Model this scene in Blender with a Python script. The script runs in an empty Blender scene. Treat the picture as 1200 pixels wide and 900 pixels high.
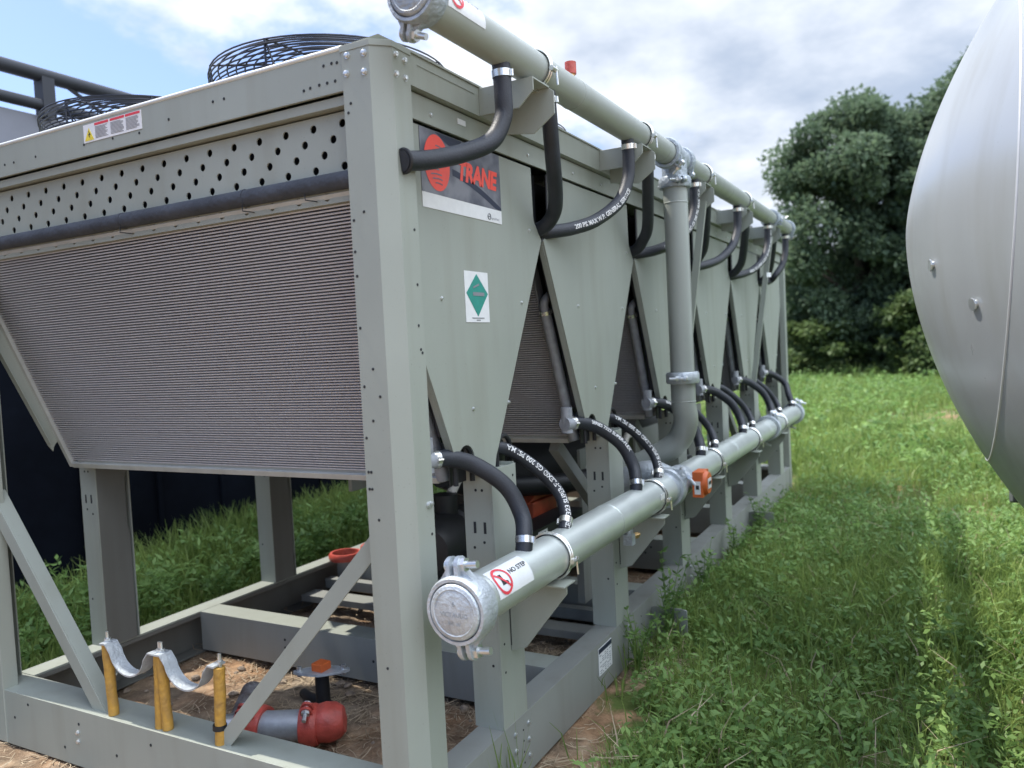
import bpy, math, random
import numpy as np
from mathutils import Vector, Matrix, noise as mn
random.seed(11); rng = np.random.default_rng(11)
S = bpy.context.scene
C = S.collection
PI = math.pi
R = math.radians

# ------------------------------------------------------------------ helpers
class MB:
    """collects shapes into one mesh"""
    def __init__(s): s.v, s.f, s.m, s.mi = [], [], [], 0
    def mat(s, i): s.mi = i; return s
    def add(s, vs, fs):
        o = len(s.v); s.v += [tuple(p) for p in vs]
        for f in fs: s.f.append(tuple(o + i for i in f)); s.m.append(s.mi)
        return s
    def box(s, x0, x1, y0, y1, z0, z1):
        vs = [(x, y, z) for x in (x0, x1) for y in (y0, y1) for z in (z0, z1)]
        return s.add(vs, [(0,1,3,2),(4,6,7,5),(0,4,5,1),(2,3,7,6),(0,2,6,4),(1,5,7,3)])
    def prism(s, poly, axis, a, b):
        """poly: 2-D points in the two other axes (x,y order kept), extruded along axis"""
        def p(q, t):
            l = list(q); l.insert(axis, t); return l
        n = len(poly)
        vs = [p(q, a) for q in poly] + [p(q, b) for q in poly]
        fs = [tuple(range(n))[::-1], tuple(range(n, 2*n))]
        fs += [(i, (i+1) % n, n + (i+1) % n, n + i) for i in range(n)]
        return s.add(vs, fs)
    def tube(s, path, r, n=12, cap=True, closed=False):
        path = [Vector(p) for p in path]; N = len(path)
        rs = r if hasattr(r, '__len__') else [r]*N
        T = []
        for i in range(N):
            a = path[(i-1) % N] if (closed or i > 0) else path[i]
            b = path[(i+1) % N] if (closed or i < N-1) else path[i]
            T.append((b-a).normalized())
        u = T[0].orthogonal().normalized(); vs = []
        for i in range(N):
            u = (u - T[i]*u.dot(T[i])).normalized(); w = T[i].cross(u)
            for k in range(n):
                a = 2*PI*k/n
                vs.append(path[i] + (u*math.cos(a) + w*math.sin(a))*rs[i])
        fs = []
        for i in range(N if closed else N-1):
            j = (i+1) % N
            sh = 0
            if closed and j == 0:      # match twist
                best = min(range(n), key=lambda q: (vs[i*n]-vs[q]).length); sh = best
            for k in range(n):
                fs.append((i*n+k, i*n+(k+1) % n, j*n+(k+1+sh) % n, j*n+(k+sh) % n))
        if cap and not closed:
            fs.append(tuple(range(n))[::-1]); fs.append(tuple((N-1)*n+k for k in range(n)))
        return s.add(vs, fs)
    def cyl(s, p0, p1, r, r1=None, n=20):
        return s.tube([p0, p1], [r, r if r1 is None else r1], n)
    def lathe(s, prof, origin, axis, n=28, cap=True):
        """prof: (r, t) along axis"""
        ax = Vector(axis).normalized(); u = ax.orthogonal().normalized(); w = ax.cross(u); o = Vector(origin)
        vs, fs = [], []
        for r, t in prof:
            for k in range(n):
                a = 2*PI*k/n; vs.append(o + ax*t + (u*math.cos(a)+w*math.sin(a))*max(r, 1e-5))
        for i in range(len(prof)-1):
            for k in range(n): fs.append((i*n+k, i*n+(k+1) % n, (i+1)*n+(k+1) % n, (i+1)*n+k))
        if cap and prof[0][0] > 1e-4: fs.append(tuple(range(n))[::-1])
        if cap and prof[-1][0] > 1e-4: fs.append(tuple((len(prof)-1)*n+k for k in range(n)))
        return s.add(vs, fs)
    def ring(s, c, axis, Rr, r, n=40, k=8, a0=0, a1=2*PI):
        ax = Vector(axis).normalized(); u = Vector((0,0,1)) if abs(ax.z) < .9 else Vector((1,0,0))
        u = (u-ax*u.dot(ax)).normalized(); w = ax.cross(u); c = Vector(c)
        full = abs(a1-a0-2*PI) < 1e-6
        pts = [c+(u*math.cos(a0+(a1-a0)*i/n)+w*math.sin(a0+(a1-a0)*i/n))*Rr for i in range(n if full else n+1)]
        return s.tube(pts, r, k, closed=full)
    def quad(s, a, b, c, d): return s.add([a, b, c, d], [(0,1,2,3)])
    def build(s, name, mats, parent=None, bevel=0, smooth=True, loc=None, ang=38):
        me = bpy.data.meshes.new(name); me.from_pydata(s.v, [], s.f)
        if not isinstance(mats, (list, tuple)): mats = [mats]
        for m in mats: me.materials.append(m)
        if len(mats) > 1: me.polygons.foreach_set('material_index', s.m)
        me.validate(); 
        import bmesh
        bm = bmesh.new(); bm.from_mesh(me); bmesh.ops.recalc_face_normals(bm, faces=bm.faces); bm.to_mesh(me); bm.free()
        if smooth:
            me.polygons.foreach_set('use_smooth', [True]*len(me.polygons)); me.set_sharp_from_angle(angle=R(ang))
        o = bpy.data.objects.new(name, me); C.objects.link(o); o.parent = parent
        if loc: o.location = loc
        if bevel:
            b = o.modifiers.new('edge', 'BEVEL'); b.width = bevel; b.segments = 2; b.limit_method = 'ANGLE'; b.angle_limit = R(40)
            b.harden_normals = True
        return o

def npmesh(name, V, F, mat, parent=None):
    """V (n,3), F (m,4) or (m,3) index array -> object"""
    me = bpy.data.meshes.new(name); k = F.shape[1]
    me.vertices.add(len(V)); me.vertices.foreach_set('co', V.astype(np.float32).ravel())
    me.loops.add(F.size); me.loops.foreach_set('vertex_index', F.astype(np.int32).ravel())
    me.polygons.add(len(F)); me.polygons.foreach_set('loop_start', np.arange(0, F.size, k, dtype=np.int32))
    me.update(calc_edges=True)
    me.materials.append(mat)
    o = bpy.data.objects.new(name, me); C.objects.link(o); o.parent = parent
    return o

def tag(o, label=None, cat=None, group=None, kind=None):
    if label: o['label'] = label
    if cat: o['category'] = cat
    if group: o['group'] = group
    if kind: o['kind'] = kind
    return o
def empty(name, loc=(0,0,0), rz=0):
    o = bpy.data.objects.new(name, None); C.objects.link(o); o.location = loc; o.rotation_euler = (0,0,rz)
    o.empty_display_size = .1
    return o
def dup(o, parent=None, loc=None, rot=None, sc=None):
    c = o.copy(); C.objects.link(c)
    if parent is not None: c.parent = parent
    if loc is not None: c.location = loc
    if rot is not None: c.rotation_euler = rot
    if sc is not None: c.scale = sc
    for ch in list(o.children): dup(ch, c)
    return c

def spline(pts, n=8):
    P = [Vector(p) for p in pts]; P = [P[0]*2-P[1]] + P + [P[-1]*2-P[-2]]; out = []
    for i in range(1, len(P)-2):
        a, b, c, d = P[i-1:i+3]
        for k in range(n):
            t = k/n
            out.append(.5*((2*b)+(c-a)*t+(2*a-5*b+4*c-d)*t*t+(3*b-a-3*c+d)*t**3))
    out.append(P[-2]); return out

def text_polys(body, size=1.0, bold=0.0, shear=0.0, space=1.0, align='LEFT'):
    """flat text as vertices and faces (z = 0)"""
    cu = bpy.data.curves.new('t', 'FONT'); cu.body = body; cu.size = size; cu.offset = bold; cu.shear = shear
    cu.space_character = space; cu.align_x = align; cu.resolution_u = 3
    o = bpy.data.objects.new('t', cu); C.objects.link(o)
    dg = bpy.context.evaluated_depsgraph_get(); dg.update()
    me = bpy.data.meshes.new_from_object(o.evaluated_get(dg))
    vs = [v.co.copy() for v in me.vertices]; fs = [tuple(p.vertices) for p in me.polygons]
    bpy.data.objects.remove(o); bpy.data.curves.remove(cu); bpy.data.meshes.remove(me)
    return vs, fs

# ------------------------------------------------------------------ materials
def srgb(r, g, b):
    f = lambda c: (c/255/12.92) if c/255 <= .04045 else ((c/255+.055)/1.055)**2.4
    return (f(r), f(g), f(b))
def mat(name, col, rough=.5, metal=0.0, var=.12, scale=6.0, bump=0.0, bscale=40.0, col2=None, detail=6, spec=.5, fine=0.0, coat=0):
    m = bpy.data.materials.new(name); m.use_nodes = True; nt = m.node_tree; N = nt.nodes; L = nt.links
    b = N['Principled BSDF']; b.inputs['Roughness'].default_value = rough; b.inputs['Metallic'].default_value = metal
    b.inputs['Specular IOR Level'].default_value = spec
    if coat: b.inputs['Coat Weight'].default_value = coat
    tc = N.new('ShaderNodeTexCoord'); no = N.new('ShaderNodeTexNoise'); no.inputs['Scale'].default_value = scale; no.inputs['Detail'].default_value = detail
    no.inputs['Roughness'].default_value = .6
    L.new(tc.outputs['Object'], no.inputs['Vector'])
    mr = N.new('ShaderNodeMapRange'); mr.inputs[1].default_value = .3; mr.inputs[2].default_value = .7
    L.new(no.outputs['Fac'], mr.inputs[0])
    mx = N.new('ShaderNodeMix'); mx.data_type = 'RGBA'; L.new(mr.outputs[0], mx.inputs[0])
    c2 = col2 or tuple(min(1, c*(1+var)) for c in col); c1 = col if col2 else tuple(c*(1-var) for c in col)
    mx.inputs[6].default_value = (*c1, 1); mx.inputs[7].default_value = (*c2, 1)
    L.new(mx.outputs[2], b.inputs['Base Color'])
    rr = N.new('ShaderNodeMapRange'); rr.inputs[3].default_value = max(.03, rough-.08); rr.inputs[4].default_value = min(1, rough+.08)
    L.new(no.outputs['Fac'], rr.inputs[0]); L.new(rr.outputs[0], b.inputs['Roughness'])
    if bump:
        n2 = N.new('ShaderNodeTexNoise'); n2.inputs['Scale'].default_value = bscale; n2.inputs['Detail'].default_value = 5
        L.new(tc.outputs['Object'], n2.inputs['Vector'])
        bp = N.new('ShaderNodeBump'); bp.inputs['Strength'].default_value = bump; bp.inputs['Distance'].default_value = .02
        L.new(n2.outputs['Fac'], bp.inputs['Height']); L.new(bp.outputs[0], b.inputs['Normal'])
    return m

def paint(name, col, rough=.42, dirt=.25):
    """painted sheet metal: faint oil-canning, dust runs, scuffs"""
    m = bpy.data.materials.new(name); m.use_nodes = True; nt = m.node_tree; N = nt.nodes; L = nt.links
    b = N['Principled BSDF']; b.inputs['Roughness'].default_value = rough; b.inputs['Specular IOR Level'].default_value = .45
    tc = N.new('ShaderNodeTexCoord')
    def nz(scale, det, vec=(1,1,1)):
        mp = N.new('ShaderNodeMapping'); mp.inputs['Scale'].default_value = vec; L.new(tc.outputs['Object'], mp.inputs[0])
        n = N.new('ShaderNodeTexNoise'); n.inputs['Scale'].default_value = scale; n.inputs['Detail'].default_value = det; L.new(mp.outputs[0], n.inputs['Vector']); return n
    big, run, speck = nz(2.2, 4), nz(9, 5, (1,1,.12)), nz(120, 3)
    def rng_(n, a, b_):
        r = N.new('ShaderNodeMapRange'); r.inputs[1].default_value = a; r.inputs[2].default_value = b_; L.new(n.outputs['Fac'], r.inputs[0]); return r
    mx = N.new('ShaderNodeMix'); mx.data_type = 'RGBA'; L.new(rng_(big, .3, .7).outputs[0], mx.inputs[0])
    mx.inputs[6].default_value = (*[c*.95 for c in col], 1); mx.inputs[7].default_value = (*[c*1.05 for c in col], 1)
    mx2 = N.new('ShaderNodeMix'); mx2.data_type = 'RGBA'
    ml = N.new('ShaderNodeMath'); ml.operation = 'MULTIPLY'; ml.inputs[1].default_value = dirt
    L.new(rng_(run, .5, .8).outputs[0], ml.inputs[0]); L.new(ml.outputs[0], mx2.inputs[0])
    L.new(mx.outputs[2], mx2.inputs[6]); mx2.inputs[7].default_value = (col[0]*.72, col[1]*.68, col[2]*.6, 1)
    mx3 = N.new('ShaderNodeMix'); mx3.data_type = 'RGBA'
    ml2 = N.new('ShaderNodeMath'); ml2.operation = 'MULTIPLY'; ml2.inputs[1].default_value = .35
    L.new(rng_(speck, .68, .75).outputs[0], ml2.inputs[0]); L.new(ml2.outputs[0], mx3.inputs[0])
    L.new(mx2.outputs[2], mx3.inputs[6]); mx3.inputs[7].default_value = (col[0]*.6, col[1]*.58, col[2]*.55, 1)
    L.new(mx3.outputs[2], b.inputs['Base Color'])
    rr = N.new('ShaderNodeMapRange'); rr.inputs[3].default_value = rough-.08; rr.inputs[4].default_value = rough+.12
    L.new(run.outputs['Fac'], rr.inputs[0]); L.new(rr.outputs[0], b.inputs['Roughness'])
    wob = nz(1.6, 1); bp = N.new('ShaderNodeBump'); bp.inputs['Strength'].default_value = .25; bp.inputs['Distance'].default_value = .02
    peel = nz(260, 1); bp2 = N.new('ShaderNodeBump'); bp2.inputs['Strength'].default_value = .06; bp2.inputs['Distance'].default_value = .001
    L.new(wob.outputs['Fac'], bp.inputs['Height']); L.new(peel.outputs['Fac'], bp2.inputs['Height'])
    L.new(bp.outputs[0], bp2.inputs['Normal']); L.new(bp2.outputs[0], b.inputs['Normal'])
    return m

def leafmat(name, c1, c2, trans=.35, rough=.5):
    m = bpy.data.materials.new(name); m.use_nodes = True; nt = m.node_tree; N = nt.nodes; L = nt.links
    b = N['Principled BSDF']; b.inputs['Roughness'].default_value = rough; b.inputs['Specular IOR Level'].default_value = .3
    g = N.new('ShaderNodeNewGeometry'); mx = N.new('ShaderNodeMix'); mx.data_type = 'RGBA'
    tc = N.new('ShaderNodeTexCoord'); no = N.new('ShaderNodeTexNoise'); no.inputs['Scale'].default_value = .9; no.inputs['Detail'].default_value = 3
    L.new(tc.outputs['Object'], no.inputs['Vector'])
    ad = N.new('ShaderNodeMath'); ad.operation = 'MULTIPLY_ADD'; ad.inputs[1].default_value = .6; 
    sb = N.new('ShaderNodeMapRange'); sb.inputs[1].default_value = .35; sb.inputs[2].default_value = .65; sb.inputs[3].default_value = 0; sb.inputs[4].default_value = .4
    L.new(no.outputs['Fac'], sb.inputs[0]); L.new(g.outputs['Random Per Island'], ad.inputs[0]); L.new(sb.outputs[0], ad.inputs[2])
    L.new(ad.outputs[0], mx.inputs[0]); mx.inputs[6].default_value = (*c1, 1); mx.inputs[7].default_value = (*c2, 1)
    L.new(mx.outputs[2], b.inputs['Base Color'])
    tr = N.new('ShaderNodeBsdfTranslucent'); L.new(mx.outputs[2], tr.inputs[0])
    ms = N.new('ShaderNodeMixShader'); ms.inputs[0].default_value = trans
    L.new(b.outputs[0], ms.inputs[1]); L.new(tr.outputs[0], ms.inputs[2]); L.new(ms.outputs[0], N['Material Output'].inputs[0])
    return m

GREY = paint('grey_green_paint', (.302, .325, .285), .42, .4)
GREYD = paint('shaded_grey_paint', (.245, .255, .235), .5, .45)  # the grey paint darkened, shade of low and inner parts put into the colour
GREYS = paint('deep_shade_grey_paint', (.14, .142, .13), .55, .5)  # darker copy of the grey paint, under-unit shade put into the colour
PIPEP = paint('pipe_paint', (.315, .338, .305), .34, .25)
PIPEL = mat('silver_pipe_paint', (.60, .64, .61), .36, .55, .07, 5, .05, 160)
GALV = mat('galvanised', (.50, .54, .57), .42, .45, .18, 22, .25, 90)
GALVD = mat('dull_cast', (.36, .40, .43), .5, .35, .2, 22, .4, 60)
STEEL = mat('zinc_bolt', (.62, .64, .64), .3, .8, .1, 30)
BAND = mat('clamp_band', (.75, .75, .72), .28, .9, .1, 40)
HILITE = mat('edge_highlight', (.66, .68, .66), .35, .1, .06, 10)  # pale colour for a painted highlight on the roof edge
RUB = mat('hose_rubber', (.020, .023, .031), .5, 0, .3, 14, .15, 200)
RUBD = mat('insulation_foam', (.045, .052, .065), .75, 0, .25, 10, .3, 60)
BLACK = mat('black_paint', (.012, .013, .015), .5, 0, .3, 10)
DARK = mat('dark_cavity', (.02, .022, .025), .8)
WIRE = mat('guard_wire', (.018, .02, .03), .4, .2)
FIN = mat('coil_fin', (.10, .10, .11), .65, .2, .3, 140, .6, 500)
TUBE = mat('coil_tube', (.52, .52, .535), .45, .25, .10, 60)
FRAME = mat('coil_frame_metal', (.48, .49, .46), .45, .3, .1, 12)
COPPER = mat('header_tube_metal', (.30, .315, .34), .5, .15, .25, 20)
BRASS = mat('brass', (.55, .36, .16), .35, .8)
RED = mat('red_enamel', (.45, .075, .055), .42, 0, .25, 18, .2, 60)
ORANGE = mat('orange_enamel', (.62, .13, .03), .45, 0, .12, 18)
REDORG = mat('orange_red_paint', (.42, .075, .03), .5, 0, .3, 10)
YEL = mat('yellow_paint_chipped', (.54, .30, .045), .55, 0, .2, 26, .3, 50, col2=(.33,.19,.05))
WHITE = mat('sticker_white', (.72, .73, .73), .4, 0, .05, 30)
INK = mat('black_ink', (.02, .02, .022), .5)
GINK = mat('grey_ink', (.22, .23, .25), .5)
SIGNRED = mat('sign_red', (.80, .085, .06), .4, 0, .06, 20)
PRED = mat('prohibition_red', (.66, .05, .07), .45)
GREENS = mat('sticker_green', (.03, .26, .21), .4, 0, .1, 30)
NAVY = mat('sticker_navy', (.018, .024, .05), .4)
YELS = mat('warning_yellow', (.75, .60, .05), .5)
LETTER = mat('hose_lettering', (.70, .70, .68), .6, 0, .2, 80)
ALU = mat('pipe_plain_steel', (.34, .36, .38), .48, .4, .2, 12, .1, 50)
RUST = mat('rusty_steel', (.06, .04, .03), .75, .2, .4, 16, .4, 60, col2=(.22, .22, .23))
WTEX = mat('white_plastic', (.6, .58, .53), .5)

def signmat():
    m = bpy.data.materials.new('sign_print'); m.use_nodes = True; N = m.node_tree.nodes; L = m.node_tree.links
    b = N['Principled BSDF']; b.inputs['Roughness'].default_value = .28
    tc = N.new('ShaderNodeTexCoord'); w = N.new('ShaderNodeTexNoise'); w.inputs['Scale'].default_value = 9; w.inputs['Detail'].default_value = 7
    L.new(tc.outputs['Object'], w.inputs['Vector'])
    r = N.new('ShaderNodeValToRGB'); e = r.color_ramp.elements
    e[0].position = .33; e[0].color = (.05, .055, .08, 1); e[1].position = .56; e[1].color = (.20, .205, .23, 1)
    L.new(w.outputs['Fac'], r.inputs[0]); L.new(r.outputs[0], b.inputs['Base Color']); return m
SIGNP = signmat()

# ------------------------------------------------------------------ sizes of the unit (metres)
Lx, W, H = 6.5, 2.255, 2.42
P = 1.08                     # module pitch
G = [-.03 + P*k for k in range(7)]   # lines where two modules meet
ZR = .225                    # top of the base rails

unit = tag(empty('air_cooled_chiller'), 'long grey-green industrial cooling unit with slanted coils, roof fans and black hoses', 'chiller')

# ---- bolts (copied)
def bolt_mesh(name, r, h, material):
    b = MB(); b.lathe([(r*1.35, 0), (r*1.35, h*.25), (r, h*.25), (r, h*.85), (r*.7, h)], (0,0,0), (0,-1,0), 8)
    o = b.build(name, material); return o
_b = bolt_mesh('bolt', .0075, .009, STEEL); _s = bolt_mesh('screw', .0055, .006, STEEL)
used = {'b': False, 's': False}
def bolt(kind, parent, loc, face='-y'):
    src = _b if kind == 'b' else _s
    rot = {'-y': (0,0,0), '-x': (0,0,-PI/2), '+x': (0,0,PI/2), '+y': (0,0,PI)}[face]
    if not used[kind]: used[kind] = True; o = src
    else: o = src.copy(); C.objects.link(o)
    o.parent = parent; o.location = loc; o.rotation_euler = rot; return o
def holes(parent_mb, pts, axis, r, mi=1):
    """shallow dark discs, 1.5 mm proud sockets of punched holes"""
    for p in pts:
        parent_mb.mat(mi); d = [0,0,0]; d[axis] = -1
        parent_mb.lathe([(r, 0), (r, .0016)], p, d, 10); parent_mb.mat(0)

# ---- base rails: C channels open inwards
def rail(y0, s):                  # s=+1 web at y0, flanges towards +y
    b = MB(); X0, X1 = .145, Lx-.145
    def yb(a, c): return (min(a, c), max(a, c))
    ya = yb(y0, y0+s*.008); b.box(X0, X1, *ya, .0, ZR)
    yf = yb(y0+s*.0081, y0+s*.105); b.box(X0, X1, *yf, ZR-.009, ZR); b.box(X0, X1, *yf, .0, .008)
    yl = yb(y0+s*.0975, y0+s*.105); b.box(X0, X1, *yl, ZR-.03, ZR-.0092)
    return b
b = rail(0, 1)
holes(b, [(x, -.0001, z) for x in (.62, 1.9, 2.9, 4.0, 5.1) for z in (.05, .09, .13, .17)], 1, .004)
rail_r = b.build('base_rail', [GREYD, DARK], unit, .002)
for x in (.56, .66, 1.72, 2.8, 3.9):
    for z in (.06, .12, .18): bolt('b', rail_r, (x, 0, z))
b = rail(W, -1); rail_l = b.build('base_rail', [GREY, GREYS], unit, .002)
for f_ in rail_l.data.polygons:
    if f_.center.z < ZR-.012: f_.material_index = 1  # web and lower flange use the darker copy, shade painted in
# lifting plate with an oval hole, out from the rail
def holed_plate(b, c, hw, hh, rw, rh, x0, x1, n=32, axis=0):
    vs, fs = [], []
    for t in (x0, x1):
        for k in range(n):
            a = 2*PI*k/n; ca, sa = math.cos(a), math.sin(a); q = max(abs(ca)/hw, abs(sa)/hh)
            for (u, v) in ((ca/q, sa/q), (ca*rw, sa*rh)):
                l = [c[0]+u, c[1]+v]; l.insert(axis, t); vs.append(l)
    for k in range(n):
        j = (k+1) % n
        fs += [(2*k, 2*j, 2*j+1, 2*k+1), (2*n+2*k, 2*n+2*k+1, 2*n+2*j+1, 2*n+2*j), (2*k, 2*n+2*k, 2*n+2*j, 2*j), (2*k+1, 2*j+1, 2*n+2*j+1, 2*n+2*k+1)]
    return b.add(vs, fs)
for x in (2.05, 4.45):
    b = MB(); holed_plate(b, (-.095, .105), .094, .07, .028, .045, x, x+.012)
    b.build('lifting_plate', GREYD, rail_r, .0015)
# data plate on the rail
b = MB(); b.box(1.33, 1.485, -.0035, -.0015, .085, .205)
b.mat(1).box(1.333, 1.482, -.0047, -.0037, .182, .203)
b.mat(2)
for i in range(9):
    for j in range(5):
        if random.random() < .75:
            x = 1.342+.028*j; z = .172-.0095*i; b.box(x, x+random.uniform(.01, .024), -.0046, -.0037, z-.003, z)
b.build('rating_plate', [WHITE, NAVY, GINK], rail_r)

def end_beam(x0, s):
    b = MB()
    def xb(a, c): return (min(a, c), max(a, c))
    b.box(*xb(x0, x0+s*.008), .0, W, 0, ZR)
    b.box(*xb(x0+s*.0081, x0+s*.14), .0, W, ZR-.009, ZR); b.box(*xb(x0+s*.0081, x0+s*.14), 0, W, 0, .008)
    b.box(*xb(x0+s*.132, x0+s*.14), .0, W, ZR-.035, ZR-.0092)
    return b
b = end_beam(0, 1)
holes(b, [(-.0001, y, z) for y, z in ((2.05,.12),(1.95,.19),(1.72,.06),(1.4,.09),(1.2,.17),(1.05,.07),(.8,.14),(.55,.1),(.3,.15),(1.62,.17))], 0, .006)
eb = b.build('end_beam', [GREY, DARK], unit, .002)
for z in (.10, .135): bolt('b', eb, (0, 1.63, z), '-x')
end_beam(Lx, -1).build('end_beam', GREYD, unit, .002)
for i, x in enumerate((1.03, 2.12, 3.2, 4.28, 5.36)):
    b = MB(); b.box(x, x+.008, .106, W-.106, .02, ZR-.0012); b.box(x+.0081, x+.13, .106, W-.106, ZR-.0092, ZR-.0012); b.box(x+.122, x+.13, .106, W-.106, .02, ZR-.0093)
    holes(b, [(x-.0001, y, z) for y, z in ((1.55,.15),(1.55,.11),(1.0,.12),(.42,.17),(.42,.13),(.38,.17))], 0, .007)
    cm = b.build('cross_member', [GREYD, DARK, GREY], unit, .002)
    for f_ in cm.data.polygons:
        if f_.center.z > ZR-.0125 and f_.material_index == 0: f_.material_index = 2  # top faces take the lighter copy, sunlight put into the colour
b = MB(); b.box(1.78, 1.9, .106, W-.106, .05, .09); b.box(2.0, 2.06, .106, W-.106, .07, .13); b.build('pipe_support_bar', GREYD, unit, .002)
# flat gussets in the corner of the frame
b = MB(); b.prism([(.145, 1.80), (.145, 1.88), (.50, 2.145), (.56, 2.145)], 2, .10, .108); b.build('corner_gusset', GREYD, unit, .001)

# ---- corner posts: folded sheet with a chamfered corner
def corner_post(mx, my, name='corner_post'):
    prof = [(-.004,.14),(-.004,.042),(.042,-.004),(.128,-.004),(.128,.05),(.122,.05),(.122,.004),(.046,.004),(.004,.046),(.004,.134),(.06,.134),(.06,.14)]
    b = MB(); q = [((Lx-x) if mx else x, (W-y) if my else y) for x, y in prof]
    b.prism(q, 2, .002, H-.012)
    cap = [(-.006,.145),(-.006,.04),(.04,-.006),(.133,-.006),(.133,.06),(.08,.145)]
    q = [((Lx-x) if mx else x, (W-y) if my else y) for x, y in cap]
    b.prism(q, 2, H-.0118, H+.006)
    if not (mx or my):
        holes(b, [(-.0041, y, z) for y, z in ((.115,2.26),(.125,2.235),(.128,1.93),(.13,1.84),(.128,1.77),(.128,1.62),(.125,1.45),(.09,1.5),(.07,1.42),(.1,1.35),(.128,1.20),(.118,1.20),(.128,1.15),(.118,1.15),(.1,1.06),(.1,.62),(.128,1.3),(.09,1.95))], 0, .0045)
        holes(b, [(x, -.0041, z) for x, z in ((.105,1.9),(.105,1.74),(.1,1.62),(.105,1.55),(.112,1.54),(.11,1.0))], 1, .0045)
    return b.build(name, [GREY, DARK], unit, .0025)
cp = corner_post(0, 0)
for y, z in ((.118,2.395),(.124,2.345),(.058,2.39),(.06,2.338)): bolt('b', cp, (-.004, y, z), '-x')
for x, z in ((.058,2.39),(.056,2.335),(.10,2.385),(.10,2.335)): bolt('b', cp, (x, -.004, z))
for x, z in ((.098,1.09),(.112,1.09)): bolt('b', cp, (x, -.004, z))
# pointed cap where the roof corners fold
b = MB(); b.add([(-.006,.10,H+.0062),(.10,-.006,H+.0062),(.10,.10,H+.0062),(.035,.035,H+.03)], [(0,1,3),(1,2,3),(2,0,3)]); b.build('corner_cap', GREY, cp)
for mx, my in ((0,1),(1,0),(1,1)): corner_post(mx, my)

# ---- top frame
b = MB(); b.box(0, .012, .1402, W-.1402, 2.302, H); b.box(.0122, .07, .1402, W-.1402, H-.01, H)
b.box(.016, .03, .1402, W-.1402, 2.268, 2.296); b.box(.0302, .075, .1402, W-.1402, 2.268, 2.274)
holes(b, [(-.0001, y, z) for y, z in ((.16,2.385),(.18,2.387),(.21,2.386),(.17,2.335),(.2,2.335),(.23,2.335),(.29,2.33),(.265,2.333),(.62,2.37),(.67,2.37),(.88,2.352),(1.03,2.333),(1.17,2.338),(1.33,2.342),(1.62,2.345),(1.76,2.345),(1.82,2.345))], 0, .0048)
eh = b.build('end_header', [GREY, DARK], unit, .002)
b = MB(); b.tube([(.003, .142, H+.0035), (.003, W-.142, H+.0035)], .0078, 12); b.build('roof_edge_highlight', HILITE, unit)  # pale tube added to paint a bright line along the roof edge
# safety label on the header
b = MB(); b.box(-.0024, -.0008, 1.012, 1.325, 2.345, 2.408)
yy = 1.325
tri = [(1.318,2.351),(1.268,2.351),(1.293,2.394)]
b.mat(1).prism(tri, 0, -.0036, -.0026)
b.mat(2).prism([(1.288,2.357),(1.297,2.372),(1.291,2.373),(1.296,2.386),(1.284,2.370),(1.291,2.369)], 0, -.0046, -.0038)
for y0 in (1.185, 1.10, 1.018):
    b.mat(3).box(-.0036, -.0026, y0, y0+.076, 2.398, 2.406)
    b.mat(4)
    for i in range(10):
        z = 2.393-i*.0042
        x1 = y0+.074; x0 = y0+random.uniform(.002, .02)
        b.box(-.0034, -.0026, x0, x1, z-.0018, z)
b.build('warning_label', [WHITE, YELS, INK, PRED, GINK], eh)
b = MB(); b.box(Lx-.012, Lx, .1402, W-.1402, 2.27, H); b.build('end_header', GREY, unit, .002)

def side_header(my):
    b = MB(); Y = (lambda y: W-y) if my else (lambda y: y)
    def bx(x0, x1, ya, yb_, z0, z1): a, c = sorted((Y(ya), Y(yb_))); b.box(x0, x1, a, c, z0, z1)
    bx(.1302, Lx-.1302, .0, .012, 2.326, H); bx(.1302, Lx-.1302, .0122, .06, H-.01, H)
    bx(.1302, Lx-.1302, .0122, .03, 2.326, 2.333)
    bx(.1302, Lx-.1302, .026, .036, 2.243, 2.322)
    bx(.1302, Lx-.1302, -.004, .012, H+.0002, H+.007)
    if not my:
        bx(.17, .50, -.0018, -.0006, 2.392, 2.395)
        for k in range(6): bx(G[k]+.10, G[k]+.16, .0235, .0259, 2.2445, 2.2495)
    o = b.build('side_header', [GREY, DARK], unit, .002)
    return o
sh = side_header(0); side_header(1)
for k in range(6):
    for x in (.30, .62, .96): bolt('s', sh, (G[k]+x, .026, 2.275))
b = MB(); b.box(.425, .475, .0235, .0255, 2.282, 2.30); b.build('small_tag', WHITE, sh)
b = MB(); b.box(.0702, Lx-.0702, .0602, W-.0602, H-.01, H-.002); b.build('roof_panel', GREY, unit)

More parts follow.
